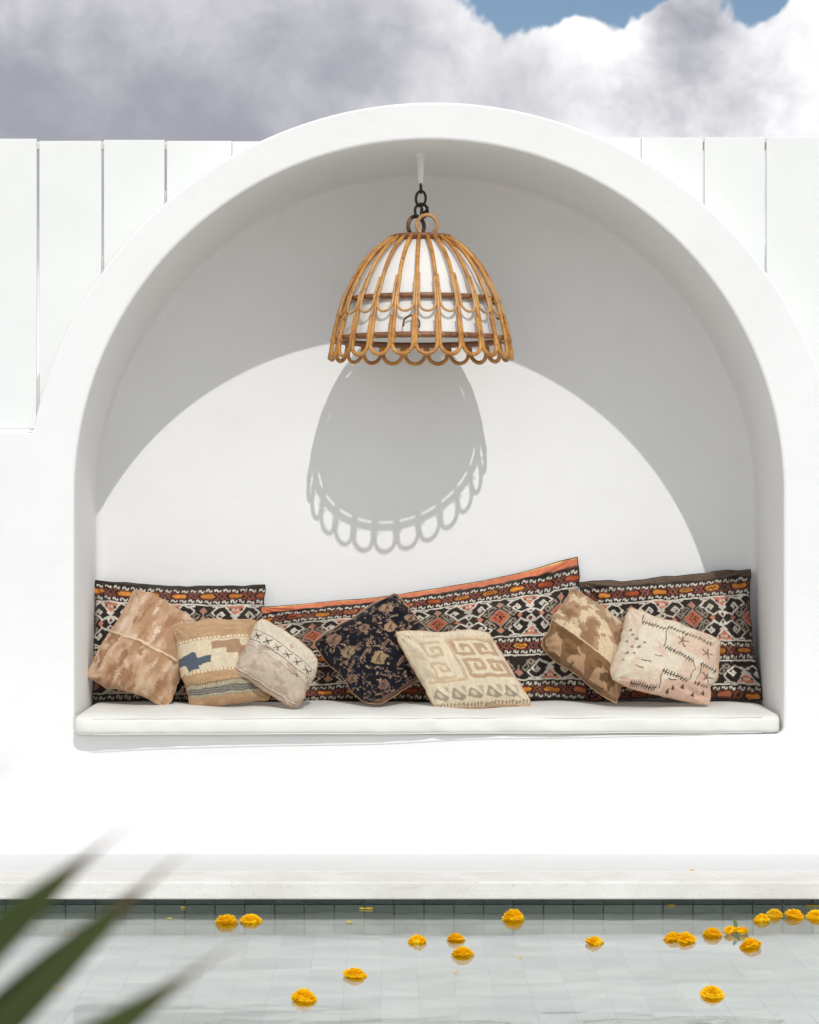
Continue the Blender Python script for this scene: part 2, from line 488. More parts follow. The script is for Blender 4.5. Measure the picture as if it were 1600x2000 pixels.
# ------------------------------------------------------------------ board fence behind the arch
FY = 0.115
fence = empty('board_fence', (0, FY, 0))
tag(fence, 'white painted vertical board fence cut to follow the arched rim', 'fence')
sF = F_PX / (FY - CAM.y)
def fx(px): return CAM.x + (px - 763) / sF
def fz(py): return CAM.z - (py - 1000) / sF
def board(x0, x1, top, bottom_flat=None, y0=FY, t=0.022):
    """board whose foot is sawn to the curve of the rim"""
    rr = OR + 0.0095 - 0.012 if bottom_flat is None else None
    xs = np.linspace(x0, x1, 10)
    low = []
    for x in xs:
        if bottom_flat is not None: low.append(bottom_flat)
        else:
            dx = x - OC[0]
            low.append(max(SHOULDER + 0.02, OC[1] + math.sqrt(max(rr * rr - dx * dx, 0.0))) if abs(dx) < rr else SHOULDER + 0.02)
    keep = [(x, z) for x, z in zip(xs, low) if z < top - 0.004]
    if len(keep) < 2: return None
    poly = [(x, z) for x, z in keep] + [(keep[-1][0], top), (keep[0][0], top)]
    k = len(poly)
    bm = bmesh.new()
    a = [bm.verts.new((x, y0, z)) for x, z in poly]; b = [bm.verts.new((x, y0 + t, z)) for x, z in poly]
    fa = bm.faces.new(a); bm.faces.new(b[::-1])
    for i in range(k): bm.faces.new((a[i], b[i], b[(i+1) % k], a[(i+1) % k]))
    bmesh.ops.recalc_face_normals(bm, faces=bm.faces)
    bmesh.ops.bevel(bm, geom=[e for e in bm.edges if abs(e.verts[0].co.y - y0) < 1e-6 and abs(e.verts[1].co.y - y0) < 1e-6],
                    offset=0.0018, segments=1, affect='EDGES')
    me = bpy.data.meshes.new('board'); bm.to_mesh(me); bm.free()
    return obj('board', me, M['boards'], fence)
NL = 12                                  # boards running on beyond the picture
edges_l = [-49 - 123.5 * k for k in range(NL, 0, -1)] + [-49, 74.5, 200.5, 323.5, 453, 575]
for i in range(len(edges_l) - 1):
    a, b = edges_l[i], edges_l[i+1]
    q_ = i - NL + 2
    g0 = 2.4
    top = fz(272 + (([0, 1, 0, 3, 1, 3, 4][q_]) if q_ >= 0 else random.uniform(0, 2)))
    if q_ < 3: board(fx(a + g0), fx(b - 2.2), top, fz(838), FY - 0.018)
    else: board(fx(a + (g0 if q_ < 6 else 0.4)), fx(b - (2.4 if q_ < 5 else 0.4)), top, None, FY + random.uniform(-.002, .002))
edges_r = [1130, 1252.5, 1374.5, 1495.5] + [1618 + 122 * k for k in range(13)]
for i in range(len(edges_r) - 1):
    a, b = edges_r[i], edges_r[i+1]
    board(fx(a + (0.4 if i < 2 else 1.8)), fx(b - (0.4 if i < 1 else 1.8)), fz(268.5 + random.uniform(-.6, .6)), None, FY + random.uniform(-.002, .002))
# rails and the curved batten that carries the sawn feet
for x0, x1 in ((fx(edges_l[0]), fx(520)), (fx(1145), fx(edges_r[-1]))):
    bevel_box('rail', (x0, FY + 0.0255, fz(290)), (x1, FY + 0.065, fz(275)), 0.002, M['boards'], fence)
for a0, a1, dr in ((R(168.5), R(119), 0.07), (R(63.5), R(11.5), 0.028)):
    mb = MB(); N = 40; v = []; f = []
    for k in range(N + 1):
        a = a0 + (a1 - a0) * k / N
        for rad in (OR - 0.05, OR + dr):
            for y in (FY + 0.0285, FY + 0.055):
                v.append((OC[0] + rad * math.cos(a), y, OC[1] + rad * math.sin(a)))
    for k in range(N):
        b = 4 * k
        f += [(b, b+4, b+6, b+2), (b+1, b+3, b+7, b+5), (b, b+1, b+5, b+4), (b+2, b+6, b+7, b+3)]
    mb.add(v, f).build('curved_batten', M['boards'], fence, False)
MB().tube([P(56, 843, 0.06), P(66, 843.5, 0.06)], 0.006, 8).build('bolt', M['boards'], fence)

# ------------------------------------------------------------------ seat mattress
def build_mattress():
    root = empty('seat_mattress', (0, 0.4, SEAT_Z))
    tag(root, 'long cream canvas mattress filling the seat of the arched niche', 'mattress')
    nx, ny = 150, 48; Lx = 3.052; x0 = -1.528
    z0, z1 = SEAT_Z - 0.004, 0.607
    def front(x):                                     # front edge overhangs the wall at one end only
        t = (x + 1.54) / 3.08
        return -0.098 * (1 - t) ** 1.05 - 0.002 + 0.004 * math.sin(x * 5.1)
    loop = []                                         # cross-section: rounded box, param 0..1
    verts = []; faces = []
    ns = 56
    for i in range(nx + 1):
        u = i / nx; x = x0 + Lx * u
        e = min(u, 1 - u) * Lx                       # distance to the end
        er = 0.055
        sh = 1.0 if e > er else math.sqrt(max(0.0, 1 - (1 - e / er) ** 2))
        y0 = front(x) ; y1 = 0.885
        zc = (z0 + z1) / 2; hz = (z1 - z0) / 2
        for k in range(ns):
            a = 2 * math.pi * k / ns
            c, s_ = math.cos(a), math.sin(a)
            px_ = math.copysign(abs(c) ** (2 / 9.0), c); pz_ = math.copysign(abs(s_) ** (2 / 4.6), s_)
            yc = (y0 + y1) / 2; hy = (y1 - y0) / 2
            y = yc + hy * px_ * (0.955 + 0.045 * sh)
            z = zc + hz * pz_ * (0.86 + 0.14 * sh)
            if s_ > 0:                                # soft, slightly domed top with wear dents
                dent = 0.0035 * math.sin(x * 6.3 + 1.3) * math.sin(y * 7 + x) + 0.003 * math.sin(x * 17 + y * 5) + 0.006 * math.exp(-((y - 0.45) / 0.3) ** 2)
                for xd, yd, ad in ((-1.28, .50, .016), (-.86, .42, .014), (-.58, .36, .014), (-.22, .46, .014), (.24, .34, .015), (.80, .46, .014), (1.02, .36, .014)):
                    dent -= ad * math.exp(-((x - xd) / .13) ** 2 - ((y - yd) / .13) ** 2)
                z += dent * s_ * sh
            if c < -0.6:                              # wrinkles of the front face
                y += 0.004 * math.sin(x * 13 + z * 40 + 1.5 * math.sin(x * 3.1)) * sh * (.5 + .5 * math.sin(x * 2.3)) + 0.0025 * math.sin(x * 41 + 2 * math.sin(z * 60)) * sh * (.5 + .5 * math.sin(x * 4.7 + 1))
                if abs(x - 0.03) < 0.09: y += 0.008 * math.exp(-((x - 0.03 - (z - 0.56) * 0.25) / 0.018) ** 2)
            z = max(z, SEAT_Z - 0.004 if s_ < 0 else z)
            verts.append((x, y, z))
    for i in range(nx):
        for k in range(ns):
            l = (k + 1) % ns
            faces.append((i*ns+k, (i+1)*ns+k, (i+1)*ns+l, i*ns+l))
    faces.append(tuple(range(ns))); faces.append(tuple(nx*ns + k for k in range(ns))[::-1])
    body = obj('mattress_body', mesh('mattress_body', verts, faces), M['canvas'], root)
    for frac, zz in ((0.0, 0.594), (0.0, 0.5265)):
        pts = []
        for i in range(4, nx - 3):
            x = x0 + Lx * i / nx
            yy = front(x) + (0.007 if zz > 0.57 else 0.005)
            pts.append((x, yy, zz + 0.0012 * math.sin(x * 9)))
        pts = [(pts[0][0] - 0.02, pts[0][1] + 0.05, pts[0][2])] + pts + [(pts[-1][0] + 0.02, pts[-1][1] + 0.05, pts[-1][2])]
        MB().tube(pts, 0.0019, 6).build('piping', M['canvas'], root)
build_mattress()

# ------------------------------------------------------------------ weaving patterns
class Canvas:
    """colours laid out in centimetres, averaged down to one colour per woven cell"""
    def __init__(s, w, h, bg, res=3.0, ss=2, warp=1.5):
        s.w, s.h, s.res, s.ss = w, h, res, ss
        s.nx, s.ny = int(round(w * res)), int(round(h * res))
        k = ss
        s.X, s.Y = np.meshgrid((np.arange(s.nx * k) + .5) / (res * k), (np.arange(s.ny * k) + .5) / (res * k))
        wx = (fbm(s.X / 2.6 + 5, s.Y / 2.6, int(w * 7 + h), 3) - .5) * warp; wy = (fbm(s.X / 3.4, s.Y / 3.4 + 9, int(w * 5 + h), 3) - .5) * warp
        s.X = s.X + wx; s.Y = s.Y + wy
        s.a = np.empty(s.X.shape + (3,)); s.a[:] = bg
    def fill(s, mask, c): s.a[mask] = c
    def win(s, x0, x1, y0, y1):
        q = s.res * s.ss; e = int(q * 1.0) + 1
        return (slice(max(0, int(y0 * q) - e), max(0, int(y1 * q) + e)), slice(max(0, int(x0 * q) - e), max(0, int(x1 * q) + e)))
    def rect(s, x0, x1, y0, y1, c):
        w_ = s.win(x0, x1, y0, y1); X, Y = s.X[w_], s.Y[w_]
        s.a[w_][(X >= x0) & (X < x1) & (Y >= y0) & (Y < y1)] = c
    def poly(s, pts, c):
        xs = [p[0] for p in pts]; ys = [p[1] for p in pts]
        w_ = s.win(min(xs), max(xs), min(ys), max(ys)); X, Y = s.X[w_], s.Y[w_]
        if X.size == 0: return
        ins = np.zeros(X.shape, bool); j = len(pts) - 1
        for i in range(len(pts)):
            xi, yi = pts[i]; xj, yj = pts[j]
            if yi != yj:
                ins ^= ((yi > Y) != (yj > Y)) & (X < (xj - xi) * (Y - yi) / (yj - yi) + xi)
            j = i
        s.a[w_][ins] = c
    def line(s, pts, t, c):
        for (xa, ya), (xb, yb) in zip(pts[:-1], pts[1:]):
            w_ = s.win(min(xa, xb) - t, max(xa, xb) + t, min(ya, yb) - t, max(ya, yb) + t)
            X, Y = s.X[w_], s.Y[w_]
            if X.size == 0: continue
            dx, dy = xb - xa, yb - ya; L = dx * dx + dy * dy + 1e-9
            u = np.clip(((X - xa) * dx + (Y - ya) * dy) / L, 0, 1)
            s.a[w_][np.hypot(X - xa - u * dx, Y - ya - u * dy) < t / 2] = c
    def diamond(s, x, y, rx, ry, c): s.poly([(x - rx, y), (x, y - ry), (x + rx, y), (x, y + ry)], c)
    def cells(s):
        k = s.ss
        return s.a.reshape(s.ny, k, s.nx, k, 3).mean((1, 3))

def C(*c): return lin(c) * 0.9
BLK = C(50, 42, 39); WHT = C(222, 215, 200); ORG = C(222, 142, 58); RED = C(146, 74, 58); PNK = C(206, 132, 106)
GRY = C(160, 146, 130); BRN = C(96, 76, 62); CORAL = C(222, 130, 94); RUST = C(176, 84, 48)

def kilim_canvas(w, h, top_hem, seed, brown=0.0, right_faded=0.0, coral_hem=0.0):
    cv = Canvas(w, h, BLK, 3.0)
    rg = random.Random(seed)
    X, Y = cv.X, cv.Y
    j = (fbm(X / 6, Y / 6, seed, 3) - .5)
    cv.a *= (0.85 + 0.5 * fbm(X / 3, Y / 1.2, seed + 3))[..., None]
    ph = rg.uniform(0, 6)
    def S_row(y, flip=1):
        x = -1 + rg.uniform(0, 2)
        while x < w + 2:
            q = rg.uniform(-.12, .12); g_ = rg.uniform(.9, 1.1)
            pts = [(-1.25, .25), (-1.1, -.45), (-.45, -.6), (-.1, 0), (.25, .6), (.9, .55), (1.15, -.2)]
            cv.line([(x + a * flip * g_, y + b + q) for a, b in pts], 0.62, WHT)
            x += 3.9
    def band(y, dead=False):
        S_row(y + 1.0)
        cv.line([(0, y + 2.3), (w, y + 2.3)], .3, RED); cv.line([(0, y + 5.5), (w, y + 5.5)], .3, RED)
        x = -ph
        while x < w + 8:
            oc = ORG * rg.uniform(.72, 1.12) if rg.random() > .22 else RUST
            if rg.random() < .25: oc = C(202, 120, 80)
            cv.poly([(x, y + 3.9), (x + 1.1, y + 2.85), (x + 6, y + 2.85), (x + 7.1, y + 3.9), (x + 6, y + 4.95), (x + 1.1, y + 4.95)], oc)
            if rg.random() < .3:
                cv.line([(x + 1.6, y + 4.2), (x + 2.6, y + 3.5), (x + 3.6, y + 4.2), (x + 4.6, y + 3.5), (x + 5.5, y + 4.0)], .5, BLK)
            for k in range(2):
                xx = x + 7.5 + k * 2.4
                cv.line([(xx, y + 2.4), (xx + 2.4, y + 5.4)], .38, C(168, 98, 82)); cv.line([(xx, y + 5.4), (xx + 2.4, y + 2.4)], .38, C(168, 98, 82))
                cv.diamond(xx + 1.2, y + 3.9, .5, .55, RED)
            x += 12.9
        S_row(y + 6.9, 1)
    def field(y, H, ox):
        cv.rect(0, w, y, y + .75, WHT); cv.rect(0, w, y + H - .75, y + H, WHT)
        half = H < 17
        T = 29.0
        k0 = int(-2 - ox / T)
        for k in range(k0, int(w / T) + 3):
            xc = ox + k * T
            for mir in ((1,) if half else (1, -1)):
                yy = (lambda b: y + b) if mir > 0 else (lambda b: y + H - b)
                if half: yy = lambda b: y + H - b
                # sawtooth triangle hanging from the line
                cv.poly([(xc - 5.6, yy(.6)), (xc + 5.6, yy(.6)), (xc, yy(6.4))], WHT)
                cv.poly([(xc - 4.2, yy(.8)), (xc + 4.2, yy(.8)), (xc, yy(5.2))], PNK)
                for q in (-2.3, -.75, .75, 2.3):
                    cv.poly([(xc + q - .75, yy(2.9)), (xc + q + .75, yy(2.9)), (xc + q, yy(1.5))], BLK if abs(q) > 1 else WHT)
                cv.line([(xc - 1.6, yy(8.6)), (xc + 1.6, yy(5.4))], .75, WHT); cv.line([(xc + 1.6, yy(8.6)), (xc - 1.6, yy(5.4))], .75, WHT)
                for sgn in (1, -1):
                    # big hook that springs from the crossing
                    cv.line([(xc + sgn * a, yy(b)) for a, b in ((5.6, 1.0), (7.6, 1.6), (10.2, 1.2))], .7, WHT)
                    cv.line([(xc + sgn * a, yy(b)) for a, b in ((1.4, 7.6), (4.6, 9.6), (8.3, 6.2), (6.2, 3.9), (4.6, 5.4), (5.8, 6.6))], .85, WHT)
                    cv.line([(xc + sgn * a, yy(b)) for a, b in ((8.0, 1.4), (10.6, 4.2), (9.2, 5.4))], .75, WHT)
                    cv.poly([(xc + sgn * a, yy(b)) for a, b in ((5.0, 4.9), (6.2, 6.4), (6.9, 5.2))], WHT)
                    # grey hook on the lozenge side
                    cv.line([(xc + sgn * a, yy(b)) for a, b in ((12.2, 6.6), (10.4, 8.4), (8.4, 10.2), (7.0, 8.9), (8.3, 7.9), (9.2, 8.7))], .75, GRY)
                    cv.line([(xc + sgn * a, yy(b)) for a, b in ((10.2, 9.4), (9.6, 6.8), (11.6, 4.8), (12.9, 5.9))], .6, GRY)
                cv.diamond(xc + T / 2, yy(3.7), 2.0, 2.1, GRY); cv.diamond(xc + T / 2, yy(3.7), 1.45, 1.5, C(204, 128, 102))
                cv.line([(xc + T / 2, yy(5.4)), (xc + T / 2, yy(7.2))], .6, GRY)
            if not half:
                yc = y + H / 2
                cv.diamond(xc, yc - 2.0, 1.9, 1.9, WHT); cv.diamond(xc, yc - 2.0, 1.0, 1.0, BLK); cv.diamond(xc, yc - 2.0, .5, .5, RED)
                cv.diamond(xc, yc + 2.0, 1.9, 1.9, WHT); cv.diamond(xc, yc + 2.0, 1.0, 1.0, BLK); cv.diamond(xc, yc + 2.0, .5, .5, RED)
                cv.diamond(xc - 5.2, yc, 1.4, 1.4, PNK); cv.diamond(xc + 5.2, yc, 1.4, 1.4, PNK)
                cv.diamond(xc + T / 2, yc, 5.4, 4.9, GRY)
                cv.diamond(xc + T / 2, yc, 4.7, 4.2, C(196, 108, 82))
                for dx, dy in ((-2, 0), (-1, -1.1), (0, 0), (1, -1.1), (2, 0), (-1, 1.1), (1, 1.1), (0, -2.2), (0, 2.2), (.6, .3)):
                    cv.rect(xc + T/2 + dx - .42, xc + T/2 + dx + .42, yc + dy - .42, yc + dy + .42, BLK)
    y = top_hem
    if brown > 0:
        b0 = lin((112, 92, 76)) * .9
        f = np.clip((top_hem - .9 - Y) / .6, 0, 1) * (0.75 + 0.5 * fbm(X / 14, Y / .8, seed + 9))
        cv.a = cv.a * (1 - np.clip(f, 0, 1)[..., None] * brown) + b0 * np.clip(f, 0, 1)[..., None] * brown
    if coral_hem > 0:
        cut = coral_hem * (0.62 + .5 * fbm(X / 9, X * 0, seed + 5)) 
        cv.fill(Y < cut, CORAL * 1.0)
        cv.a[Y < cut * .16] = C(238, 190, 120)
    band(y); field(y + 8.3, 22, rg.uniform(6, 12)); band(y + 30.8); field(y + 39.0, 12.5, rg.uniform(14, 24)); band(y + 52.0)
    cv.a *= (0.80 + .4 * fbm(X / 1.1, Y / 5, seed + 21, 2))[..., None]
    fade = np.clip((fbm(X / 16, Y / 12, seed + 31, 3) - .45) * 2.2, 0, .45)[..., None]
    cv.a = cv.a * (1 - fade) + (cv.a * .6 + C(120, 100, 84) * .28) * fade
    return cv.cells()

# ------------------------------------------------------------------ cushions
def build_cushion(name, label, cells, corners, Y0, k, bulge, back, pinch, mat, group, seam_col, seed,
                  wr=0.006, zref=0.607, yshift=(0, 0, 0, 0), edge_bow=(0, 0, 0, 0), sag=0.0, power=0.42, folds=(), cat='cushion', hemk=0.035, curl=0.0, corner=0.0, seam_r=0.003):
    """corners: where the four corners of the face stand (top left, top right, bottom right, bottom left of the weave)."""
    q = []
    for (px, py), dy in zip(corners, yshift):
        Y = Y0
        for _ in range(6):
            p = P(px, py, Y); Y = Y0 + k * (p.z - zref) + dy
        q.append(P(px, py, Y))
    TL, TR, BR, BL = [np.array(v) for v in q]
    ny, nx = cells.shape[:2]
    u, v = np.meshgrid(np.linspace(0, 1, nx + 1), np.linspace(0, 1, ny + 1))
    a = 2 * u - 1; b = 2 * v - 1
    # edges drawn in between the corners (or bowed out where edge_bow says so): left, top, right, bottom
    pl, pt, pr, pb = [pinch - e for e in edge_bow]
    wa = np.where(a < 0, pl, pr); wb = np.where(b < 0, pt, pb)
    uu = .5 + .5 * a * (1 - wa * (1 - b * b)); vv = .5 + .5 * b * (1 - wb * (1 - a * a))
    cr_ = corner
    uu = .5 + (uu - .5) * (1 - cr_ * np.abs(b) ** 7); vv = .5 + (vv - .5) * (1 - cr_ * np.abs(a) ** 7)
    # irregular hem
    hem = (fbm(u * 4 + 3, v * 4 + 1, seed, 3) - .5) * hemk
    uu = uu + hem * np.abs(a) ** 6 * np.sign(a); vv = vv + hem * np.abs(b) ** 6
    pos = (TL * ((1-uu)*(1-vv))[..., None] + TR * (uu*(1-vv))[..., None] + BR * (uu*vv)[..., None] + BL * ((1-uu)*vv)[..., None])
    ex = (TR + BR - TL - BL); ey = (BL + BR - TL - TR)
    nrm = np.cross(ex, ey); nrm /= np.linalg.norm(nrm)
    if nrm[1] > 0: nrm = -nrm
    W = np.linalg.norm(ex) / 2; H = np.linalg.norm(ey) / 2
    vs_ = np.clip(v + sag * np.sin(np.pi * v) * .5, 0, 1); b2 = 2 * vs_ - 1
    prof_ = np.clip((1 - np.abs(a) ** 2.2) * (1 - np.abs(b2) ** 2.2), 0, 1) ** power
    edge = np.clip(prof_ * 3, 0, 1)
    rip = (fbm(u * W * 9, v * H * 9, seed + 40, 3) - .5) * 2 * wr * edge * 1.6
    # creases running in from the corners
    cr = 0
    for cx_, cy_ in ((0, 0), (1, 0), (1, 1), (0, 1)):
        rr = np.hypot((u - cx_), (v - cy_)); th = np.arctan2(v - cy_, u - cx_)
        cr = cr + np.sin(th * 13 + seed + cx_ * 2 + cy_ * 3) * np.exp(-(rr / .26) ** 2) * wr * .8
    for (fu, fv, ang, wid, length, amp) in folds:
        ca, sa = math.cos(ang), math.sin(ang)
        s_ = (u - fu) * ca + (v - fv) * sa; t_ = -(u - fu) * sa + (v - fv) * ca
        cr = cr + amp * np.exp(-(t_ / wid) ** 2) * np.exp(-(s_ / length) ** 2)
    hf = bulge * prof_ + rip + cr * edge
    hb = back * prof_
    # corners curl, the filling slumps: the whole sheet bends a little
    bend_ = curl * (np.abs(a * b) ** 1.6) * np.sin(3 * u + 2 * v + seed) + curl * .5 * (a * a * np.cos(seed) + b * b * np.sin(seed * 1.7))
    pos = pos + nrm * bend_[..., None]
    front = pos + nrm * hf[..., None]
    rear = pos - nrm * (hb + 0.002)[..., None]
    cen_ = Vector(((TL + TR + BR + BL) / 4).tolist())
    root = empty(name, (cen_.x, cen_.y, min(c_[2] for c_ in (TL, TR, BR, BL))))
    tag(root, label, cat, group)
    # woven face
    idx = np.arange((ny + 1) * (nx + 1)).reshape(ny + 1, nx + 1)
    quads = np.stack([idx[:-1, :-1], idx[1:, :-1], idx[1:, 1:], idx[:-1, 1:]], -1).reshape(-1, 4)
    me = bpy.data.meshes.new('cover')
    nv, nf = (ny + 1) * (nx + 1), len(quads)
    me.vertices.add(nv); me.vertices.foreach_set('co', front.reshape(-1).astype(np.float32))
    me.loops.add(nf * 4); me.loops.foreach_set('vertex_index', quads.reshape(-1).astype(np.int32))
    me.polygons.add(nf); me.polygons.foreach_set('loop_start', np.arange(0, nf * 4, 4, dtype=np.int32))
    me.polygons.foreach_set('loop_total', np.full(nf, 4, dtype=np.int32))
    me.polygons.foreach_set('use_smooth', np.ones(nf, dtype=bool))
    uvl = me.uv_layers.new(name='UVMap')
    uvs = np.stack([u, v], -1).reshape(-1, 2)[quads.reshape(-1)]
    uvl.data.foreach_set('uv', uvs.reshape(-1).astype(np.float32))
    at = me.attributes.new('dye', 'FLOAT_COLOR', 'CORNER')
    rgba = np.concatenate([cells.reshape(-1, 3), np.ones((nf, 1))], 1)
    at.data.foreach_set('color', np.repeat(rgba, 4, 0).reshape(-1).astype(np.float32))
    me.update(); me.validate()
    obj('cover', me, mat, root)
    # back panel, coarser
    st = 4
    ri = np.unique(np.r_[np.arange(0, ny + 1, st), ny]); ci = np.unique(np.r_[np.arange(0, nx + 1, st), nx])
    rv = rear[np.ix_(ri, ci)].reshape(-1, 3); m2, n2 = len(ri), len(ci)
    # its rim follows the seam
    bf = [(i*n2+j, i*n2+j+1, (i+1)*n2+j+1, (i+1)*n2+j) for i in range(m2 - 1) for j in range(n2 - 1)]
    bm_ = bpy.data.materials.get('back_' + name) or mat_plain('back_' + name, tuple(seam_col), 0.95, 0.1, 30, 0.3, 300, 0.001, 0.1)
    obj('back_panel', mesh('back_panel', rv, bf), bm_, root)
    # sewn edge
    per = [(0, j) for j in range(0, nx, 3)] + [(i, nx) for i in range(0, ny, 3)] + [(ny, j) for j in range(nx, 0, -3)] + [(i, 0) for i in range(ny, 0, -3)]
    pp = [Vector((pos[i, j] - nrm * 0.001).tolist()) for i, j in per]
    MB().tube(pp, seam_r, 6, closed=True).build('edge_seam', bm_, root)
    return root, front, nrm

K1 = kilim_canvas(79, 56, 2.0, 3)
K2 = kilim_canvas(147, 66, 5.6, 8, 0.9, coral_hem=4.6)
K3 = kilim_canvas(80, 62, 4.6, 15, 0.8)
KG = 'kilim back cushions leaning against the niche wall'
build_cushion('kilim_cushion', 'black and orange kilim back cushion with a plain black hem behind the tan pillow', K1,
              [(181, 1131), (514, 1139), (516, 1369), (181, 1369)], 0.735, 0.20, 0.075, 0.05, 0.015, M['kilim'], KG, BLK, 51,
              edge_bow=(0, -.065, 0, 0), wr=.012, hemk=.06, curl=.018, power=.5, folds=((.3, .35, .5, .05, .3, -.014), (.8, .5, 2.3, .05, .25, -.014)))
build_cushion('kilim_cushion', 'very long kilim back cushion with a coral orange upper hem and slanting top', K2,
              [(511, 1187), (1129, 1087), (1150, 1368), (513, 1370)], 0.720, 0.22, 0.08, 0.05, 0.02, M['kilim'], KG, C(150, 84, 58), 52,
              edge_bow=(0, -.14, 0, 0), yshift=(0.02, 0, 0, 0.01), wr=.013, hemk=.05, curl=.018, power=.5, folds=((.25, .3, .3, .04, .2, -.016), (.55, .5, 1.9, .03, .3, -.018), (.8, .35, .6, .04, .3, .016), (.93, .15, 2.2, .03, .2, -.012)))
build_cushion('kilim_cushion', 'kilim back cushion with a wide brown upper hem in the corner by the shaded jamb', K3,
              [(1134, 1135), (1461, 1108), (1492, 1367), (1146, 1369)], 0.735, 0.20, 0.075, 0.05, 0.015, M['kilim'], KG, BLK, 53,
              edge_bow=(0, -.05, -.03, 0), wr=0.016, yshift=(0, 0, -.07, 0), hemk=.06, curl=.018, power=.5, folds=((.85, .7, .5, .05, .25, -.022), (.9, .85, .1, .05, .2, .02), (.45, .3, 2.2, .05, .3, -.014)))

def sq(n=44, h=None, bg=(200, 160, 120), res=3.2):
    return Canvas(n, h or n, C(*bg), res)

# 1 tan ikat
c1 = sq(46, 42, (204, 164, 126)); X, Y = c1.X, c1.Y
zig = X + 0.5 * np.abs(((Y * 1.3) % 2) - 1) + Y * 0.10 + 2.2 * fbm(X / 1.6, Y / .5, 90, 3)
n1 = fbm(zig / 5.5 + 4, Y / 12 + (Y > 21) * 7, 91, 3); n2 = fbm(zig / 3.2, Y / 7 + (Y > 21) * 3, 95, 3)
def blend(cv, k, c):
    k = np.clip(k, 0, 1)[..., None]; cv.a = cv.a * (1 - k) + c * k
blend(c1, (n1 - .50) * 9, C(184, 140, 100)); blend(c1, (.44 - n1) * 9, C(220, 186, 156)); blend(c1, (n2 - .60) * 8, C(166, 120, 82)); blend(c1, (.34 - n2) * 8, C(226, 200, 174))
c1.line([(0, 20.6), (46, 21.4)], .9, C(226, 196, 160)); c1.line([(0, 21.5), (46, 22.2)], .3, C(150, 110, 76))
c1.a *= (0.85 + .3 * fbm(X / 1.0, Y / 6, 96, 3))[..., None]
# 2 banded kilim
c2 = sq(40, 40, (192, 152, 108)); X, Y = c2.X, c2.Y
c2.a *= (0.78 + .44 * fbm(X / 9, Y / 1.1, 31, 3))[..., None]
c2.rect(0, 40, 10.6, 24.2, C(222, 204, 170))
c2.poly([(0, 17), (8, 15.6), (9.2, 15.6), (9.2, 18), (15.8, 18), (15.8, 21.2), (9, 21.8), (9, 23.4), (4, 24), (3, 21), (0, 21)], C(86, 98, 112))
c2.poly([(17, 12), (31, 11.2), (31, 14.4), (40, 14.4), (40, 20.8), (29, 20.8), (29, 17.8), (24, 17.8), (24, 15.4), (17, 15.4)], C(176, 136, 102))
for yy in (9.8, 24.8):
    c2.rect(0, 40, yy - .55, yy + .55, C(206, 168, 124))
    for i in range(0, 22): c2.rect(i * 1.9 + .2, i * 1.9 + 1.2, yy - .45, yy + .45, C(238, 222, 192))
c2.rect(0, 40, 30.2, 36.4, C(150, 142, 122))
for i in range(0, 40):
    c2.rect(i * 1.0, i * 1.0 + .45, 30.4, 32.0, C(206, 190, 150)); c2.rect(i * 1.0 + .4, i + .85, 35.0, 36.2, C(206, 190, 150))
for yy in (32.4, 33.4, 34.4): c2.rect(0, 40, yy, yy + .42, C(84, 92, 96))
for i in range(0, 60): c2.rect(i * .8, i * .8 + .35, 29.6, 30.2, C(60, 54, 50))
c2.a *= (0.86 + .28 * fbm(X / .8, Y / .8, 33, 2))[..., None]
# 3 pale embroidered
c3 = sq(40, 40, (222, 208, 184)); X, Y = c3.X, c3.Y
n1 = fbm(X / 5, Y / 5, 61, 4); f = np.clip((Y - 17) / 4, 0, 1) * .8
c3.a = c3.a * (1 - f[..., None]) + C(206, 184, 160) * f[..., None]
c3.fill((n1 > .60) & (Y > 15), C(190, 168, 148)); c3.fill((n1 < .33) & (Y > 15), C(216, 192, 176))
DK = C(92, 80, 66)
for yy in (9.6, 16.4): c3.line([(0, yy), (12, yy - .4), (26, yy + .2), (40, yy)], .42, DK)
for i in range(6):
    x = 4.5 + i * 6.4
    c3.line([(x - 1.6, 14.6), (x, 12.2), (x + 1.6, 14.4)], .5, DK); c3.line([(x - 1.5, 11.4), (x, 13.2), (x + 2.2, 10.8)], .5, DK); c3.line([(x, 12.2), (x + .4, 15)], .45, DK)
c3.line([(0, 20.4), (40, 20.6)], .3, C(150, 132, 112))
c3.diamond(24, 6.5, 1.4, 1.4, C(206, 160, 140)); c3.diamond(33, 20, 1.2, 1.4, C(140, 122, 104))
for yy, cc in ((36.6, (196, 160, 146)), (37.6, (228, 208, 190)), (38.4, (150, 118, 108))): c3.line([(0, yy), (40, yy)], .5, C(*cc))
c3.a *= (0.88 + .24 * fbm(X / .9, Y / 2.5, 63, 3))[..., None]
# 4 dark floral
c4 = sq(44, 42, (24, 24, 32)); X, Y = c4.X, c4.Y
rg = random.Random(5)
for i in range(420):
    x, y = rg.uniform(0, 44), rg.uniform(0, 42); cc = rg.choice([(122, 96, 84), (150, 120, 96), (104, 84, 88), (84, 66, 62), (160, 130, 100)])
    t = rg.random()
    if t < .45:
        a = rg.uniform(0, 3.14); L = rg.uniform(.8, 2.2)
        c4.line([(x, y), (x + L * math.cos(a), y + L * math.sin(a)), (x + L * math.cos(a) + rg.uniform(-1, 1), y + L * math.sin(a) + rg.uniform(-1, 1))], rg.uniform(.3, .55), C(*cc))
    elif t < .7:
        for k in range(5): c4.diamond(x + rg.uniform(-1.2, 1.2), y + rg.uniform(-1.2, 1.2), .4, .4, C(*cc))
    else: c4.diamond(x, y, rg.uniform(.5, .9), rg.uniform(.5, .9), C(*cc))
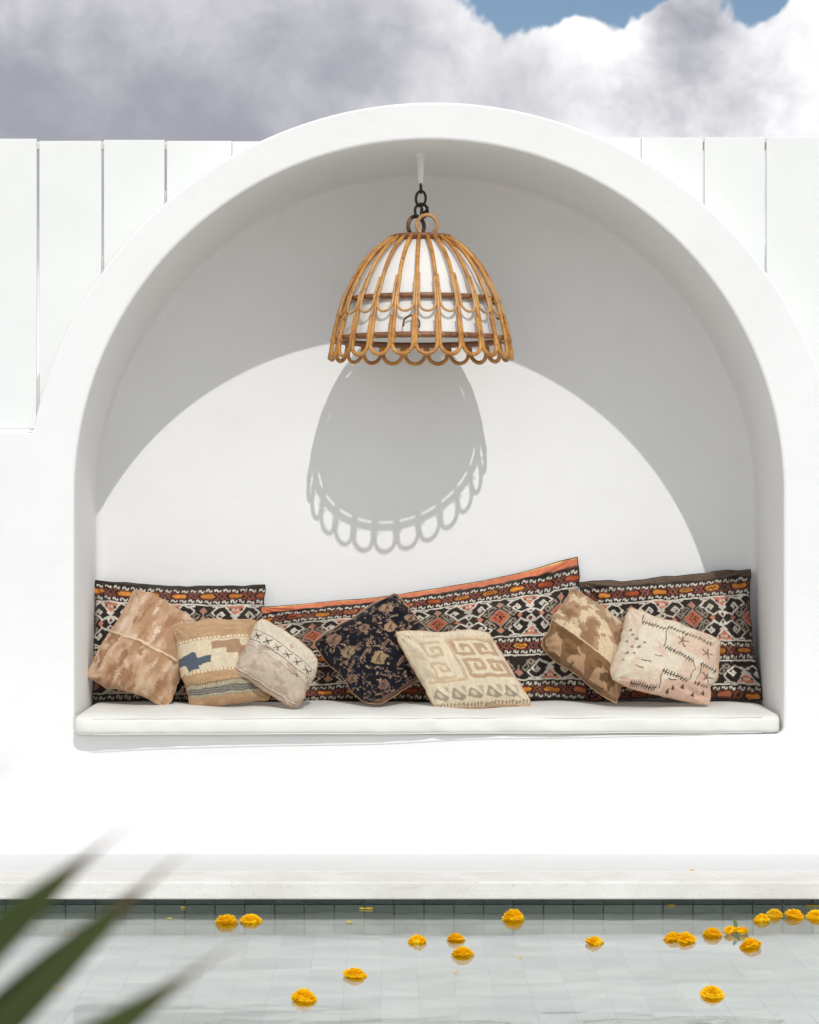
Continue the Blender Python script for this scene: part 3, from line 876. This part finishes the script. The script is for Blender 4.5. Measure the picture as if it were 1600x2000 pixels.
for x, y, rr, cc in ((36, 6, 3.0, (160, 126, 94)), (22, 9, 2.6, (148, 108, 82)), (31, 15, 3.2, (164, 130, 98)), (8, 6, 3.6, (142, 106, 84)), (9, 15, 3.0, (150, 126, 90)), (18, 25, 3.6, (160, 132, 88)),
                     (33, 28, 3.8, (156, 122, 96)), (41, 16, 2.4, (158, 122, 94)), (12, 36, 2.8, (128, 92, 84)), (28, 38, 3.0, (132, 96, 84)), (40, 36, 2.6, (150, 118, 90)), (3, 26, 2.6, (140, 106, 84))):
    pts = [(x + rr * (1 + .18 * math.sin(k * 2.3 + x)) * math.cos(k * math.pi / 4), y + .8 * rr * (1 + .15 * math.cos(k * 3.1 + y)) * math.sin(k * math.pi / 4)) for k in range(8)]
    c4.poly(pts, C(*cc))
    c4.line([(x - rr * .5, y + rr * .25), (x, y - rr * .1), (x + rr * .5, y - rr * .3)], .5, C(70, 52, 44))
    c4.line([(x - rr * .2, y + rr * .5), (x + rr * .1, y)], .4, C(70, 52, 44))
for x, y in ((14, 20), (25, 31), (24, 21), (36, 21), (6, 21), (20, 16)):
    c4.line([(x - 2.2, y + 1.1), (x + 2.2, y - 1.1)], 1.1, C(158, 124, 92)); c4.line([(x - 1.7, y + .9), (x + 1.7, y - .9)], .4, C(60, 44, 40))
c4.rect(0, 44, 0, 1.1, C(120, 92, 78)); c4.rect(0, 44, 40.6, 42, C(112, 80, 62))
c4.a *= (0.65 + .7 * fbm(X / .9, Y / .9, 73, 3))[..., None]
# 5 cream with key motif
c5 = sq(42, 36, (226, 208, 176)); X, Y = c5.X, c5.Y
T1 = C(192, 158, 120); T2 = C(206, 178, 142); G5 = C(166, 150, 130)
def key(x, y, sx, sy, s_, c, t=1.7):
    pts = [(4.6, -3.6), (-3.6, -3.6), (-3.6, 3.4), (3.4, 3.4), (3.4, -.6), (0, -.6), (0, 1.2)]
    c5.line([(x + sx * a * s_, y + sy * b * s_) for a, b in pts], t, c)
key(12, 10.5, 1, 1, .9, T2, 1.3); key(25.5, 9.5, 1, 1, 1.0, T1); key(35.5, 9.5, -1, 1, .95, T1)
key(11, 20, 1, -1, .9, T2, 1.3); key(26.5, 19.5, 1, -1, 1.0, T1); key(36.5, 19.8, -1, -1, .9, T1)
c5.rect(19.6, 21.0, 5, 24.6, T2); c5.rect(21, 42, 4.9, 6.2, T2); c5.rect(3, 19.6, 24, 25.2, T2)
for i in range(26): c5.rect(2 + i * 1.5, 2.6 + i * 1.5, 3.4, 4.8, T2)
n5 = fbm(X / 4, Y / 4, 83, 3)
c5.fill((X < 7) & (n5 > .55) & (Y > 9) & (Y < 24), C(214, 192, 160))
for x in (5, 12.5, 20, 27.5, 35):
    c5.poly([(x - 3.4, 31.5), (x, 27.6), (x + 3.4, 31.5), (x + 1, 33)], G5); c5.poly([(x + 2.8, 27.4), (x + 5.2, 27.6), (x + 4.2, 30.6)], C(190, 172, 148))
    c5.fill((np.hypot(X - x, Y - 30.5) < 1.1), C(212, 194, 166))
for i in range(28): c5.line([(1.2 + i * 1.5, 34.9), (1.9 + i * 1.5, 33.9)], .45, C(130, 108, 80))
c5.line([(0, 34.4), (42, 34.4)], .3, C(180, 156, 120)); c5.rect(0, 42, 35.1, 36, C(214, 176, 140))
c5.a *= (0.86 + .28 * fbm(X / .8, Y / 2.0, 85, 3))[..., None]
# 6 brown stepped
c6 = sq(40, 44, (184, 144, 104)); X, Y = c6.X, c6.Y
st6 = np.floor((X + .5 * fbm(X/.8, Y/.8, 110, 2)) / .9) * .9; sy6 = np.floor(Y / .8) * .8
n6 = fbm(st6 / 6.5 + 2, sy6 / 6.5, 113, 3)
low = Y > 27 + (X - 20) * 0.06
c6.fill((n6 > .53) & ~low, C(224, 198, 158)); c6.fill((n6 < .38) & ~low, C(160, 120, 82))
c6.fill(low, C(142, 102, 62)); 
for x in (6, 18, 30, 40):
    c6.poly([(x - 5, 42), (x - 1.5, 31), (x + 1, 33.5), (x + 2.4, 32.5), (x + 4.6, 42)], C(192, 150, 108))
c6.fill((fbm(st6 / 4, sy6 / 4, 117, 2) > .66) & low, C(120, 84, 50))
c6.line([(0, 26.0), (40, 28.2)], .7, C(226, 196, 154))
c6.a *= (0.82 + .36 * fbm(X / .9, Y / .9, 119, 3))[..., None]
# 7 pale pink patchwork
c7 = sq(44, 36, (230, 216, 190)); X, Y = c7.X, c7.Y
n7 = fbm(X / 5, Y / 5, 131, 3)
c7.fill((n7 > .56), C(226, 202, 176)); c7.fill((n7 > .62) & (X > 16), C(226, 196, 172))
PK = C(222, 182, 158)
c7.poly([(23, 29), (44, 25), (44, 36), (22, 36)], PK); c7.poly([(26, 5), (44, 3), (44, 18), (34, 15), (26, 13)], C(228, 196, 170)); c7.poly([(37, 18), (40, 18), (39, 29), (36.6, 29)], PK)
c7.poly([(4, 33), (16, 32), (18, 36), (4, 36)], PK)
D7 = C(72, 60, 52)
def saw(x0, y0, x1, y1, nn):
    c7.line([(x0, y0), (x1, y1)], .38, D7)
    for i in range(nn):
        t = (i + .5) / nn; x = x0 + (x1 - x0) * t; y = y0 + (y1 - y0) * t
        c7.line([(x - .35, y + .95), (x + .35, y - .95)], .42, D7)
saw(7, 6.2, 18, 6.6, 8); saw(18.5, 5, 40, 5.6, 15); saw(20, 15.6, 33, 17.4, 11); saw(36, 17.6, 43, 18.4, 6); saw(21, 26, 32, 27.4, 10); saw(9, 34, 20, 34.2, 11); saw(35, 27.6, 42, 27.6, 5)
for pts in ([(7, 6), (7, 2.4)], [(18.5, 5), (19.4, 15.6)], [(33, 17.4), (34, 21), (32.4, 27)], [(36.4, 18), (37, 22), (35.4, 27.6)], [(21, 26), (21, 34)]): c7.line(pts, .36, D7)
for x, y in ((3, 11), (4.6, 13), (6.8, 14.6), (3.2, 17), (5.8, 18.6), (8.6, 18), (10, 15.8), (4.6, 22), (7.4, 21.4), (3.6, 25.6)):
    c7.poly([(x - .8, y + .7), (x + .8, y + .5), (x + .1, y - .9)], C(128, 118, 104))
for x, y, L in ((11, 23.6, 4), (16, 20, 3.4), (9.6, 27, 3), (24, 28.6, 3)):
    c7.line([(x, y), (x + L * .5, y + .35), (x + L, y + .1)], .42, C(48, 44, 42))
for x, y in ((26.5, 9.8), (38, 11.5), (40, 23)):
    c7.line([(x - 2, y - 1.4), (x, y), (x + 2.6, y - .6)], .6, C(140, 108, 84)); c7.line([(x - 1.2, y + 2), (x, y), (x + 1.4, y + 2.2)], .6, C(140, 108, 84)); c7.line([(x, y - 2.2), (x, y)], .6, C(140, 108, 84))
for x, y in ((27, 32), (25, 34), (30.5, 30.6), (36, 32.6), (40, 31)): c7.poly([(x - 1, y + .8), (x + .2, y - 1.4), (x + 1, y + 1)], C(96, 78, 62))
c7.a *= (0.88 + .24 * fbm(X / .8, Y / .8, 135, 3))[..., None]

PG = 'loose square pillows lined up on the niche mattress'
def pillow(label, cv, corners, Y0, k, bulge, seam, seed, **kw):
    cl = cv.cells(); gl_ = cl @ np.array([.3, .5, .2]); cl = cl * .84 + .16 * gl_[..., None] * np.array([1.06, 1.0, .92])
    return build_cushion('throw_pillow', label, cl, corners, Y0, k, bulge, kw.pop('back', 0.05), kw.pop('pinch', 0.03), M['fabric'], PG, seam, seed, power=.55, hemk=.075, curl=.022, corner=.05, **kw)
pillow('tan ikat pillow with a pale cross seam leaning in the corner of the niche', c1,
       [(266, 1149), (386, 1213), (329, 1380), (166, 1322)], 0.52, 0.28, 0.095, C(200, 160, 122), 1,
       edge_bow=(.05, .04, .10, .06), wr=.009, folds=((.85, .82, .8, .05, .22, -.016), (.08, .9, 2.4, .05, .2, -.012)))
pillow('tan and cream banded pillow with a stepped blue block', c2,
       [(331, 1221), (499, 1203), (528, 1367), (371, 1384)], 0.46, 0.26, 0.085, C(206, 184, 150), 2, edge_bow=(.02, .05, .02, .03), wr=.005)
pillow('pale cream pillow with dark embroidered zigzag stitches resting on the banded pillow', c3,
       [(508, 1203), (623, 1287), (579, 1386), (452, 1309)], 0.40, 0.22, 0.10, C(212, 190, 168), 4, edge_bow=(.02, .12, .07, .03), wr=.006, folds=((.5, .06, .1, .05, .5, -.02),))
pillow('black pillow with brown flower medallions tilted on its corner', c4,
       [(606, 1254), (770, 1156), (880, 1288), (722, 1387)], 0.50, 0.26, 0.10, C(120, 84, 66), 5, edge_bow=(.03, .04, .04, .05), wr=.010)
pillow('cream pillow with a beige hooked key motif overlapping the black pillow', c5,
       [(766, 1233), (950, 1230), (1041, 1377), (848, 1390)], 0.37, 0.30, 0.095, C(220, 192, 158), 6, edge_bow=(.0, .03, .02, .02), wr=.007)
pillow('brown and sand stepped pillow standing on its corner', c6,
       [(1119, 1146), (1226, 1222), (1214, 1376), (1051, 1260)][0:1] + [(1226, 1222), (1206, 1376), (1050, 1262)], 0.50, 0.28, 0.105, C(214, 178, 144), 7, edge_bow=(.04, .04, .05, .05), wr=.010, folds=((.12, .45, .3, .05, .25, -.018),))
pillow('pale pink and cream patchwork pillow with black stitching', c7,
       [(1228, 1185), (1411, 1246), (1386, 1380), (1187, 1331)], 0.40, 0.26, 0.10, C(214, 196, 176), 8, edge_bow=(.02, .02, .04, .05), wr=.007, folds=((.9, .9, .2, .04, .2, -.016),))

# ------------------------------------------------------------------ rattan pendant lamp
LY = 0.34
sL = F_PX / (LY - CAM.y)
LX = CAM.x + (822 - 763) / sL
def lz(py): return CAM.z + (1000 - py) / sL
PROFILE = [(463, 55), (470, 66), (482, 83), (500, 102), (522, 119), (545, 132), (581, 150), (620, 162.5), (655, 171), (680, 175.5), (703, 179)]
_py = np.array([p[0] for p in PROFILE], float); _pr = np.array([p[1] for p in PROFILE], float)
def lr(py): return float(np.interp(py, _py, _pr)) / sL
def lp(th, py, dr=0.0):
    r = lr(py) + dr
    return Vector((LX + r * math.sin(th), LY - r * math.cos(th), lz(py)))
lamp = empty('pendant_lamp', (LX, LY, lz(703)))
tag(lamp, 'golden rattan dome pendant lamp with scalloped rim hanging on a dark chain', 'lamp')
NR = 24; DT = 2 * math.pi / NR; TH0 = -0.065
RR = 0.0092
for i in range(NR):
    th = TH0 + i * DT
    jit = random.uniform(-.012, .012)
    pts = [lp(th + jit, py) for py in np.linspace(463, 672, 22)]
    # the rod bends round into a scallop and returns beside the next rib
    t1 = th + DT * 0.90; tm = (th + t1) / 2; ha = (t1 - th) / 2
    for k in range(1, 12):
        a = math.pi * k / 11
        pts.append(lp(tm - ha * math.cos(a), 676 + 25 * math.sin(a) ** .8))
    for py in np.linspace(668, 624 + random.uniform(-4, 4), 6): pts.append(lp(t1, py, 0.001))
    rad = [RR * random.uniform(.93, 1.08)] * len(pts)
    MB().tube(pts, rad, 8).build('rib', M['rattan'], lamp)
for i in range(NR):
    th = TH0 + i * DT
    a0, a1 = th + DT * .12, th + DT * .90
    pts = [lp(a0, py, .004) for py in np.linspace(547 + random.uniform(-3, 3), 597, 6)]
    for k in range(1, 10):
        a = math.pi * k / 10
        pts.append(lp((a0 + a1) / 2 - (a1 - a0) / 2 * math.cos(a), 599 + 20 * math.sin(a) ** .85, .004))
    pts += [lp(a1, py, .004) for py in np.linspace(595, 549 + random.uniform(-3, 3), 6)]
    MB().tube(pts, 0.0058, 7).build('scallop', M['rattan_pale'], lamp)
def hoop(py, dr, rad, mat, name='hoop', sides=10, th0=0.0, span=2 * math.pi, n=72):
    pts = [lp(th0 + span * k / n, py, dr) for k in range(n)]
    return MB().tube(pts, rad, sides, closed=True).build(name, mat, lamp)
hoop(588, -0.019, 0.0125, M['rattan_dark']); hoop(664, -0.020, 0.0135, M['rattan_dark'])
hoop(464, 0.0, 0.0105, M['rattan_dark'], 'top_ring'); hoop(467.5, -0.022, 0.0095, M['rattan_dark'], 'top_ring')
for py in (588, 664):
    mb = MB()
    for i in range(NR):
        th = TH0 + i * DT
        for s_ in (-1, 1):
            pts = [lp(th - .035 * s_ + .018 * math.cos(a), py - 6 * s_ * math.cos(a) * .9, -0.008 + .019 * math.sin(a)) for a in np.linspace(0, 2 * math.pi, 10, endpoint=False)]
            mb.tube(pts, 0.0021, 5, closed=True)
    tag(mb.build('cane_binding', M['rattan_pale'], lamp), kind='stuff')
# cloth shade inside the cage
v = []; f = []; pys = [467] + list(np.linspace(470, 659, 26)); ns = 64
for py in pys:
    for k in range(ns): v.append(lp(2 * math.pi * k / ns, py, -0.036))
for i in range(len(pys) - 1):
    for k in range(ns): f.append((i*ns+k, i*ns+(k+1) % ns, (i+1)*ns+(k+1) % ns, (i+1)*ns+k))
f.append(tuple(range(ns)))
obj('cloth_shade', mesh('cloth_shade', v, f), M['shade'], lamp)
# two carrying rings, the chain and its plug in the vault
def ring(cpx, cpy, rpx, rad, rotz, mat, name, rpx2=None, dy=0.0, tiltx=0.0, n=28, zshift=0):
    c = Vector((CAM.x + (cpx - 763) / sL, LY + dy, lz(cpy))); pts = []
    for k in range(n):
        a = 2 * math.pi * k / n
        p = Vector((rpx / sL * math.cos(a), 0, (rpx2 or rpx) / sL * math.sin(a)))
        p.rotate(Matrix.Rotation(tiltx, 3, 'X')); p.rotate(Matrix.Rotation(rotz, 3, 'Z'))
        pts.append(c + p)
    return MB().tube(pts, rad, 8, closed=True).build(name, mat, lamp)
ring(813, 441, 20, .0092, R(38), M['rattan_burnt'], 'hanging_ring', 20, 0.03)
ring(834, 441, 20, .0088, R(-14), M['rattan_pale'], 'hanging_ring', 20, -0.03)
ring(823, 412, 12.5, .0062, R(8), M['steel'], 'chain_link', 14)
ring(822, 388, 11.5, .0060, R(-35), M['steel'], 'chain_link', 15)
ring(824, 419, 10, .0055, R(80), M['steel'], 'chain_link', 12, 0.0)
ring(822, 368, 7, .0055, R(85), M['steel'], 'chain_link', 9)
MB().tube([(LX + .012, LY, lz(418)), (LX + .026, LY - .01, lz(410)), (LX + .032, LY - .012, lz(404))], .0055, 7).build('wire_end', M['steel'], lamp)
crown = 1.56 + (1.515 - 1.56) * (LY / DEPTH) + 1.54
v = []; f = []
for k, (rr, zz) in enumerate([(0.045, crown + .02), (0.030, crown - .003), (0.020, crown - .015), (0.0155, crown - .05), (0.0135, lz(352)), (0.008, lz(361))]):
    for j in range(20): v.append((LX + rr * math.cos(j * math.pi / 10), LY + rr * math.sin(j * math.pi / 10), zz))
for k in range(5):
    for j in range(20): f.append((k*20+j, k*20+(j+1) % 20, (k+1)*20+(j+1) % 20, (k+1)*20+j))
obj('ceiling_plug', mesh('ceiling_plug', v, f), M['plaster'], lamp)
pts = [lp(-.12 + 0.095 * math.cos(a), 644 - 16 * math.sin(a), -.008) for a in np.linspace(-.5, math.pi + .3, 16)]
MB().tube(pts, .0042, 7).build('cane_loop', M['rattan_burnt'], lamp)

# ------------------------------------------------------------------ marigolds on the water
def mat_petal(name, c0, c1):
    m, g, b, o = material(name)
    tc = g.node('ShaderNodeTexCoord', 3); n = g.noise(tc, 60.0, 3.0, 0.6); inf = g.node('ShaderNodeObjectInfo', None)
    g.put(b.inputs['Base Color'], g.mix(g.m('ADD', g.m('MULTIPLY', n, .8), g.m('MULTIPLY', inf.outputs['Random'], .25)), c0 + (1,), c1 + (1,)))
    b.inputs['Roughness'].default_value = 0.6; b.inputs['Specular IOR Level'].default_value = .2
    tl = g.node('ShaderNodeBsdfTranslucent', 0, {'Color': c1 + (1,)})
    mx = g.node('ShaderNodeMixShader', 0, {0: 0.42, 1: b.outputs[0], 2: tl})
    g.l.new(mx, o.inputs[0])
    return m
M['petal'] = mat_petal('marigold_petal', (0.98, 0.56, 0.003), (1.0, 0.78, 0.014))
M['petal_y'] = mat_petal('yellow_marigold_petal', (0.93, 0.58, 0.008), (0.97, 0.76, 0.04))
M['stem'] = mat_plain('green_stem', (0.10, 0.17, 0.06), 0.6, 0.2, 30)

def marigold_mesh(seed, rad=0.045, flat=0.62, density=1.0):
    rg = random.Random(seed); mb = MB()
    layers = [(0.0, 8, 0.50, 85), (0.16, 10, .50, 72), (0.32, 14, 0.5, 58), (0.50, 19, 0.48, 42), (0.68, 24, 0.44, 25), (0.82, 28, 0.40, 8), (.92, 28, .38, -8), (.86, 26, .36, -35)]
    for low_, (fr, cnt, ln, el) in [(1, q_) for q_ in layers[:-1]] + [(-1, q_) for q_ in layers[2:-1]]:
        for k in range(int(cnt * density)):
            az = 2 * math.pi * (k + rg.uniform(-.45, .45)) / cnt; e = R(el + rg.uniform(-16, 16))
            base = Vector((fr * rad * .8 * math.cos(az), fr * rad * .8 * math.sin(az), rad * flat * (1 - fr * fr * .9) * .62))
            d = Vector((math.cos(e) * math.cos(az), math.cos(e) * math.sin(az), math.sin(e)))
            side = Vector((-math.sin(az), math.cos(az), 0)); side = (side + Vector((rg.uniform(-.4, .4), rg.uniform(-.4, .4), rg.uniform(-.4, .4)))).normalized()
            L = rad * ln * rg.uniform(.8, 1.15); wd = rad * .20 * rg.uniform(.8, 1.25); up = side.cross(d)
            if up.z < 0: up = -up
            p0 = base - d * L * .25; p1 = base + d * L * .35 + up * L * .05; p2 = base + d * L * .75; tip = p2 - up * L * .10
            zz = [rg.uniform(-.12, .12) * L for _ in range(5)]
            v = [p0 - side*wd*.35, p0 + side*wd*.35, p1 - side*wd + up*zz[0], p1 + up*L*.1, p1 + side*wd + up*zz[1],
                 p2 - side*wd*1.05 + up*zz[2], tip + d*L*.10 + up*zz[3], p2 + side*wd*1.05 + up*zz[4]]
            if low_ < 0: v = [Vector((q_.x, q_.y, -q_.z * .85)) for q_ in v]
            mb.add(v, [(0, 3, 2), (0, 1, 3), (1, 4, 3), (2, 3, 6, 5), (3, 4, 7, 6)])
    # dense heart so that no water shows through
    nn = 14
    v = [(0, 0, rad * flat * .66)]; f = []
    for j, (rr, h) in enumerate([(.35, .60), (.62, .42), (.74, .15), (.66, -.25), (.4, -.5)]):
        for k in range(nn): v.append((rr * rad * math.cos(2*math.pi*k/nn), rr * rad * math.sin(2*math.pi*k/nn), h * rad * flat))
    for k in range(nn): f.append((0, 1 + k, 1 + (k+1) % nn))
    for j in range(4):
        for k in range(nn): f.append((1+j*nn+k, 1+(j+1)*nn+k, 1+(j+1)*nn+(k+1) % nn, 1+j*nn+(k+1) % nn))
    mb.add(v, f)
    return mesh('marigold', mb.v, mb.f, False)
mms = [marigold_mesh(100 + i, 0.045, fl_, de_) for i, (fl_, de_) in enumerate(((.62, 1), (.52, .9), (.70, 1), (.46, .75), (.58, .85)))]
for i, mm in enumerate(mms): mm.materials.append(M['petal'])
mmy = marigold_mesh(140); mmy.materials.append(M['petal_y'])
LONE = 'round orange marigold head floating alone on the pale pool water'
FL = [  # pixel position, diameter in pixels, label, mesh
    (443, 1802, 47, 'orange marigold of the touching pair that is slightly larger and rounder', 0),
    (491, 1799, 46, 'orange marigold head pressed against another one near the coping reflection', 1),
    (1003, 1795, 46, 'lone orange marigold floating in the reflection of the coping', 2),
    (815, 1840, 42, 'small flat orange marigold floating beside two stacked marigold heads', 3),
    (891, 1836, 40, 'upper small marigold of two heads floating one before the other', 4),
    (904, 1865, 48, 'lower marigold of two heads floating one before the other', 0),
    (693, 1906, 50, LONE, 1), (594, 1952, 52, LONE, 2), (1162, 1842, 40, LONE, 3), (1391, 1944, 50, LONE, 4),
    (1314, 1834, 46, 'full orange marigold head squeezed against its twin in a large double bloom', 1),
    (1338, 1837, 46, 'ragged marigold head forming the other half of the large double bloom', 3),
    (1392, 1827, 40, 'round upright marigold between the double bloom and the stemmed one', 2),
    (1466, 1849, 46, 'flat orange marigold floating just below the stemmed flower', 0),
    (1488, 1798, 34, 'ragged half-open orange marigold clinging to a yellower head', 4),
    (1513, 1788, 34, 'yellower marigold head held up against a ragged orange one', 9),
    (1553, 1790, 44, 'orange marigold floating next to the yellow head by the pool edge', 1),
    (1594, 1791, 40, 'marigold head at the end of the row by the pool edge', 2)]
for px, py, dia, lab, mi in FL:
    p = on_level(px, py + 1, WATER_Z)
    o = bpy.data.objects.new('marigold', mmy if mi == 9 else mms[mi]); COL.objects.link(o)
    o.location = (p.x, p.y, WATER_Z + 0.004)
    s_ = dia / (F_PX / (p.y - CAM.y)) / 0.098
    o.scale = (s_, s_ * random.uniform(.88, 1.05), s_ * random.uniform(.74, 1.02)); o.rotation_euler = (random.uniform(-.3, .3), random.uniform(-.3, .3), random.uniform(0, 6.28))
    tag(o, lab, 'flower', 'marigolds floating on the pool')
# the stemmed one
p = on_level(1437, 1824, WATER_Z)
sf = empty('stemmed_marigold', (p.x, p.y, WATER_Z))
tag(sf, 'half-open orange marigold with a green stem lying across the water', 'flower')
for dx, dy, sc in ((-.022, 0, .36), (.012, -.012, .34), (.03, .004, .30), (-.004, .018, .3)):
    o = obj('bloom', mms[3], None, sf); o.matrix_parent_inverse = Matrix()
    o.location = (dx, dy, .012); o.scale = (sc * 1.4,) * 3; o.rotation_euler = (random.uniform(-.4, .4), random.uniform(-.4, .4), random.uniform(0, 6))
MB().tube([p + Vector((0.0, .01, .012)), p + Vector((.004, .03, .035)), p + Vector((-.002, .05, .052))], [.005, .008, .003], 7).build('bud', M['stem'], sf)
MB().tube([p + Vector((0, -.01, .008)), p + Vector((.003, -.06, .004)), p + Vector((-.006, -.13, .003))], [.004, .0035, .004], 7).build('stem', M['stem'], sf)
# loose petals
def petal_obj(p, sc, rz, label, grp):
    v = []; f = []
    for i in range(5):
        t = i / 4; wd = .35 * math.sin(math.pi * min(1, t * .85 + .12))
        for j in (-1, 0, 1): v.append((t - .5, j * wd, .12 * (abs(j) - .3) + .15 * (t - .5) ** 2))
    for i in range(4):
        for j in range(2): f.append((i*3+j, i*3+j+1, (i+1)*3+j+1, (i+1)*3+j))
    o = obj('loose_petal', mesh('loose_petal', v, f), M['petal'])
    o.location = p; o.scale = (sc,) * 3; o.rotation_euler = (0, 0, rz)
    tag(o, label, 'petal', grp)
for px, py, sc in ((709, 1775, .030), (722, 1775, .032), (358, 1773, .026), (332, 1794, .022), (683, 1801, .026), (114, 1932, .026), (134, 1824, .022), (1311, 1769, .034), (1583, 1770, .036), (1594, 1770, .030), (1016, 1869, .02), (892, 1898, .018)):
    q = on_level(px, py, WATER_Z + .003)
    if q.y > PW_Y - .012: q.y = PW_Y - .012
    petal_obj(q, sc, random.uniform(-.5, .5), 'tiny loose orange petal drifting on the pool water', 'loose petals on the water')
petal_obj(on_level(1351, 1699, .002), .022, .2, 'single yellow petal lying on the white ledge', None)

# ------------------------------------------------------------------ spiky plant near the camera
def mat_blade(name):
    m, g, b, o = material(name)
    at = g.node('ShaderNodeAttribute', 2, attribute_name='along')
    tc = g.node('ShaderNodeTexCoord', 3); n = g.noise(tc, 18.0, 4.0, .6)
    c = g.mix(n, (0.026, 0.042, 0.009, 1), (0.05, 0.068, 0.015, 1))
    c = g.mix(g.sstep(at, 0.80, 0.99), c, (0.12, 0.05, 0.03, 1))
    g.put(b.inputs['Base Color'], c); b.inputs['Roughness'].default_value = .5; b.inputs['Specular IOR Level'].default_value = .25
    return m
M['blade'] = mat_blade('spiky_leaf')
M['pot'] = mat_plain('grey_cement_pot', (0.38, 0.37, 0.35), .9, .12, 8, .4, 50)
M['soil'] = mat_plain('soil', (0.05, 0.04, 0.03), 1, .3, 40, .8, 60, .01)
M['bark'] = mat_plain('fibrous_trunk', (0.16, 0.12, 0.08), .95, .3, 30, .8, 60, .006)
def cp(px, py, dist):
    return Vector((CAM.x + (px - 763) * dist / F_PX, CAM.y + dist, CAM.z - (py - 1000) * dist / F_PX))
HEART = cp(-620, 2640, 1.50)
plant = empty('spiky_plant', (HEART.x, HEART.y, 0))
tag(plant, 'dark green spiky plant with reddish leaf tips standing before the pool', 'plant')
def blade(tip, width, bend, name='leaf', base=None):
    base = base or HEART; tip = Vector(tip); d = tip - base; L = d.length; n_ = 22
    side = d.cross(Vector((0, 1, 0.15))).normalized(); up = side.cross(d).normalized()
    v = []; f = []; al = []
    for i in range(n_ + 1):
        t = i / n_
        c = base + d * t + Vector((0, 0, bend * L * 4 * t * (1 - t)))
        wd = width * float(np.interp(t, [0, .25, .55, .72, .82, .90, .95, 1], [.55, 1, 1, .74, .44, .13, .05, .01]))
        for j in (-1, 0, 1):
            v.append(c + side * (j * wd / 2) + up * (abs(j) * wd * .16)); al.append(t)
    for i in range(n_):
        for j in range(2): f.append((i*3+j, i*3+j+1, (i+1)*3+j+1, (i+1)*3+j))
    me = mesh(name, v, f)
    a = me.attributes.new('along', 'FLOAT', 'POINT'); a.data.foreach_set('value', al)
    return obj(name, me, M['blade'], plant)
blade(cp(266, 1602, 1.46), .028, .073)
blade(cp(372, 1652, 1.52), .031, .022)
blade(cp(470, 1836, 1.50), .030, .012)
blade(cp(80, 1462, 1.0), .010, .10)
for k in range(46):                    # the rest of the rosette, outside the picture
    az = random.uniform(0, 2 * math.pi); el = random.uniform(-.5, 1.45)
    d = Vector((math.cos(el) * math.cos(az), math.cos(el) * math.sin(az), math.sin(el)))
    tip = HEART + d * random.uniform(.42, .62)
    rel = tip - CAM
    if rel.y > 0.2:
        bx = 763 + rel.x / rel.y * F_PX; by = 1000 - rel.z / rel.y * F_PX
        if bx > -260 and by < 2300: continue
    elif rel.length < .9: continue
    blade(tip, random.uniform(.034, .044), random.uniform(-.06, .03))
MB().tube([(HEART.x, HEART.y, .30), (HEART.x + .01, HEART.y, .5), (HEART.x, HEART.y, HEART.z + .04)], [.05, .042, .035], 12).build('trunk', M['bark'], plant)
v = []; f = []
for rr, zz in ((.17, 0), (.20, .10), (.225, .36), (.235, .37), (.235, .40), (.205, .40), (.20, .33)):
    for j in range(32): v.append((HEART.x + rr * math.cos(j * math.pi / 16), HEART.y + rr * math.sin(j * math.pi / 16), zz))
for k in range(6):
    for j in range(32): f.append((k*32+j, k*32+(j+1) % 32, (k+1)*32+(j+1) % 32, (k+1)*32+j))
f.append(tuple(range(32))[::-1])
obj('pot', mesh('pot', v, f), M['pot'], plant)
obj('soil', mesh('soil', [(HEART.x + .2 * math.cos(j * math.pi / 16), HEART.y + .2 * math.sin(j * math.pi / 16), .335) for j in range(32)], [tuple(range(32))], False), M['soil'], plant)
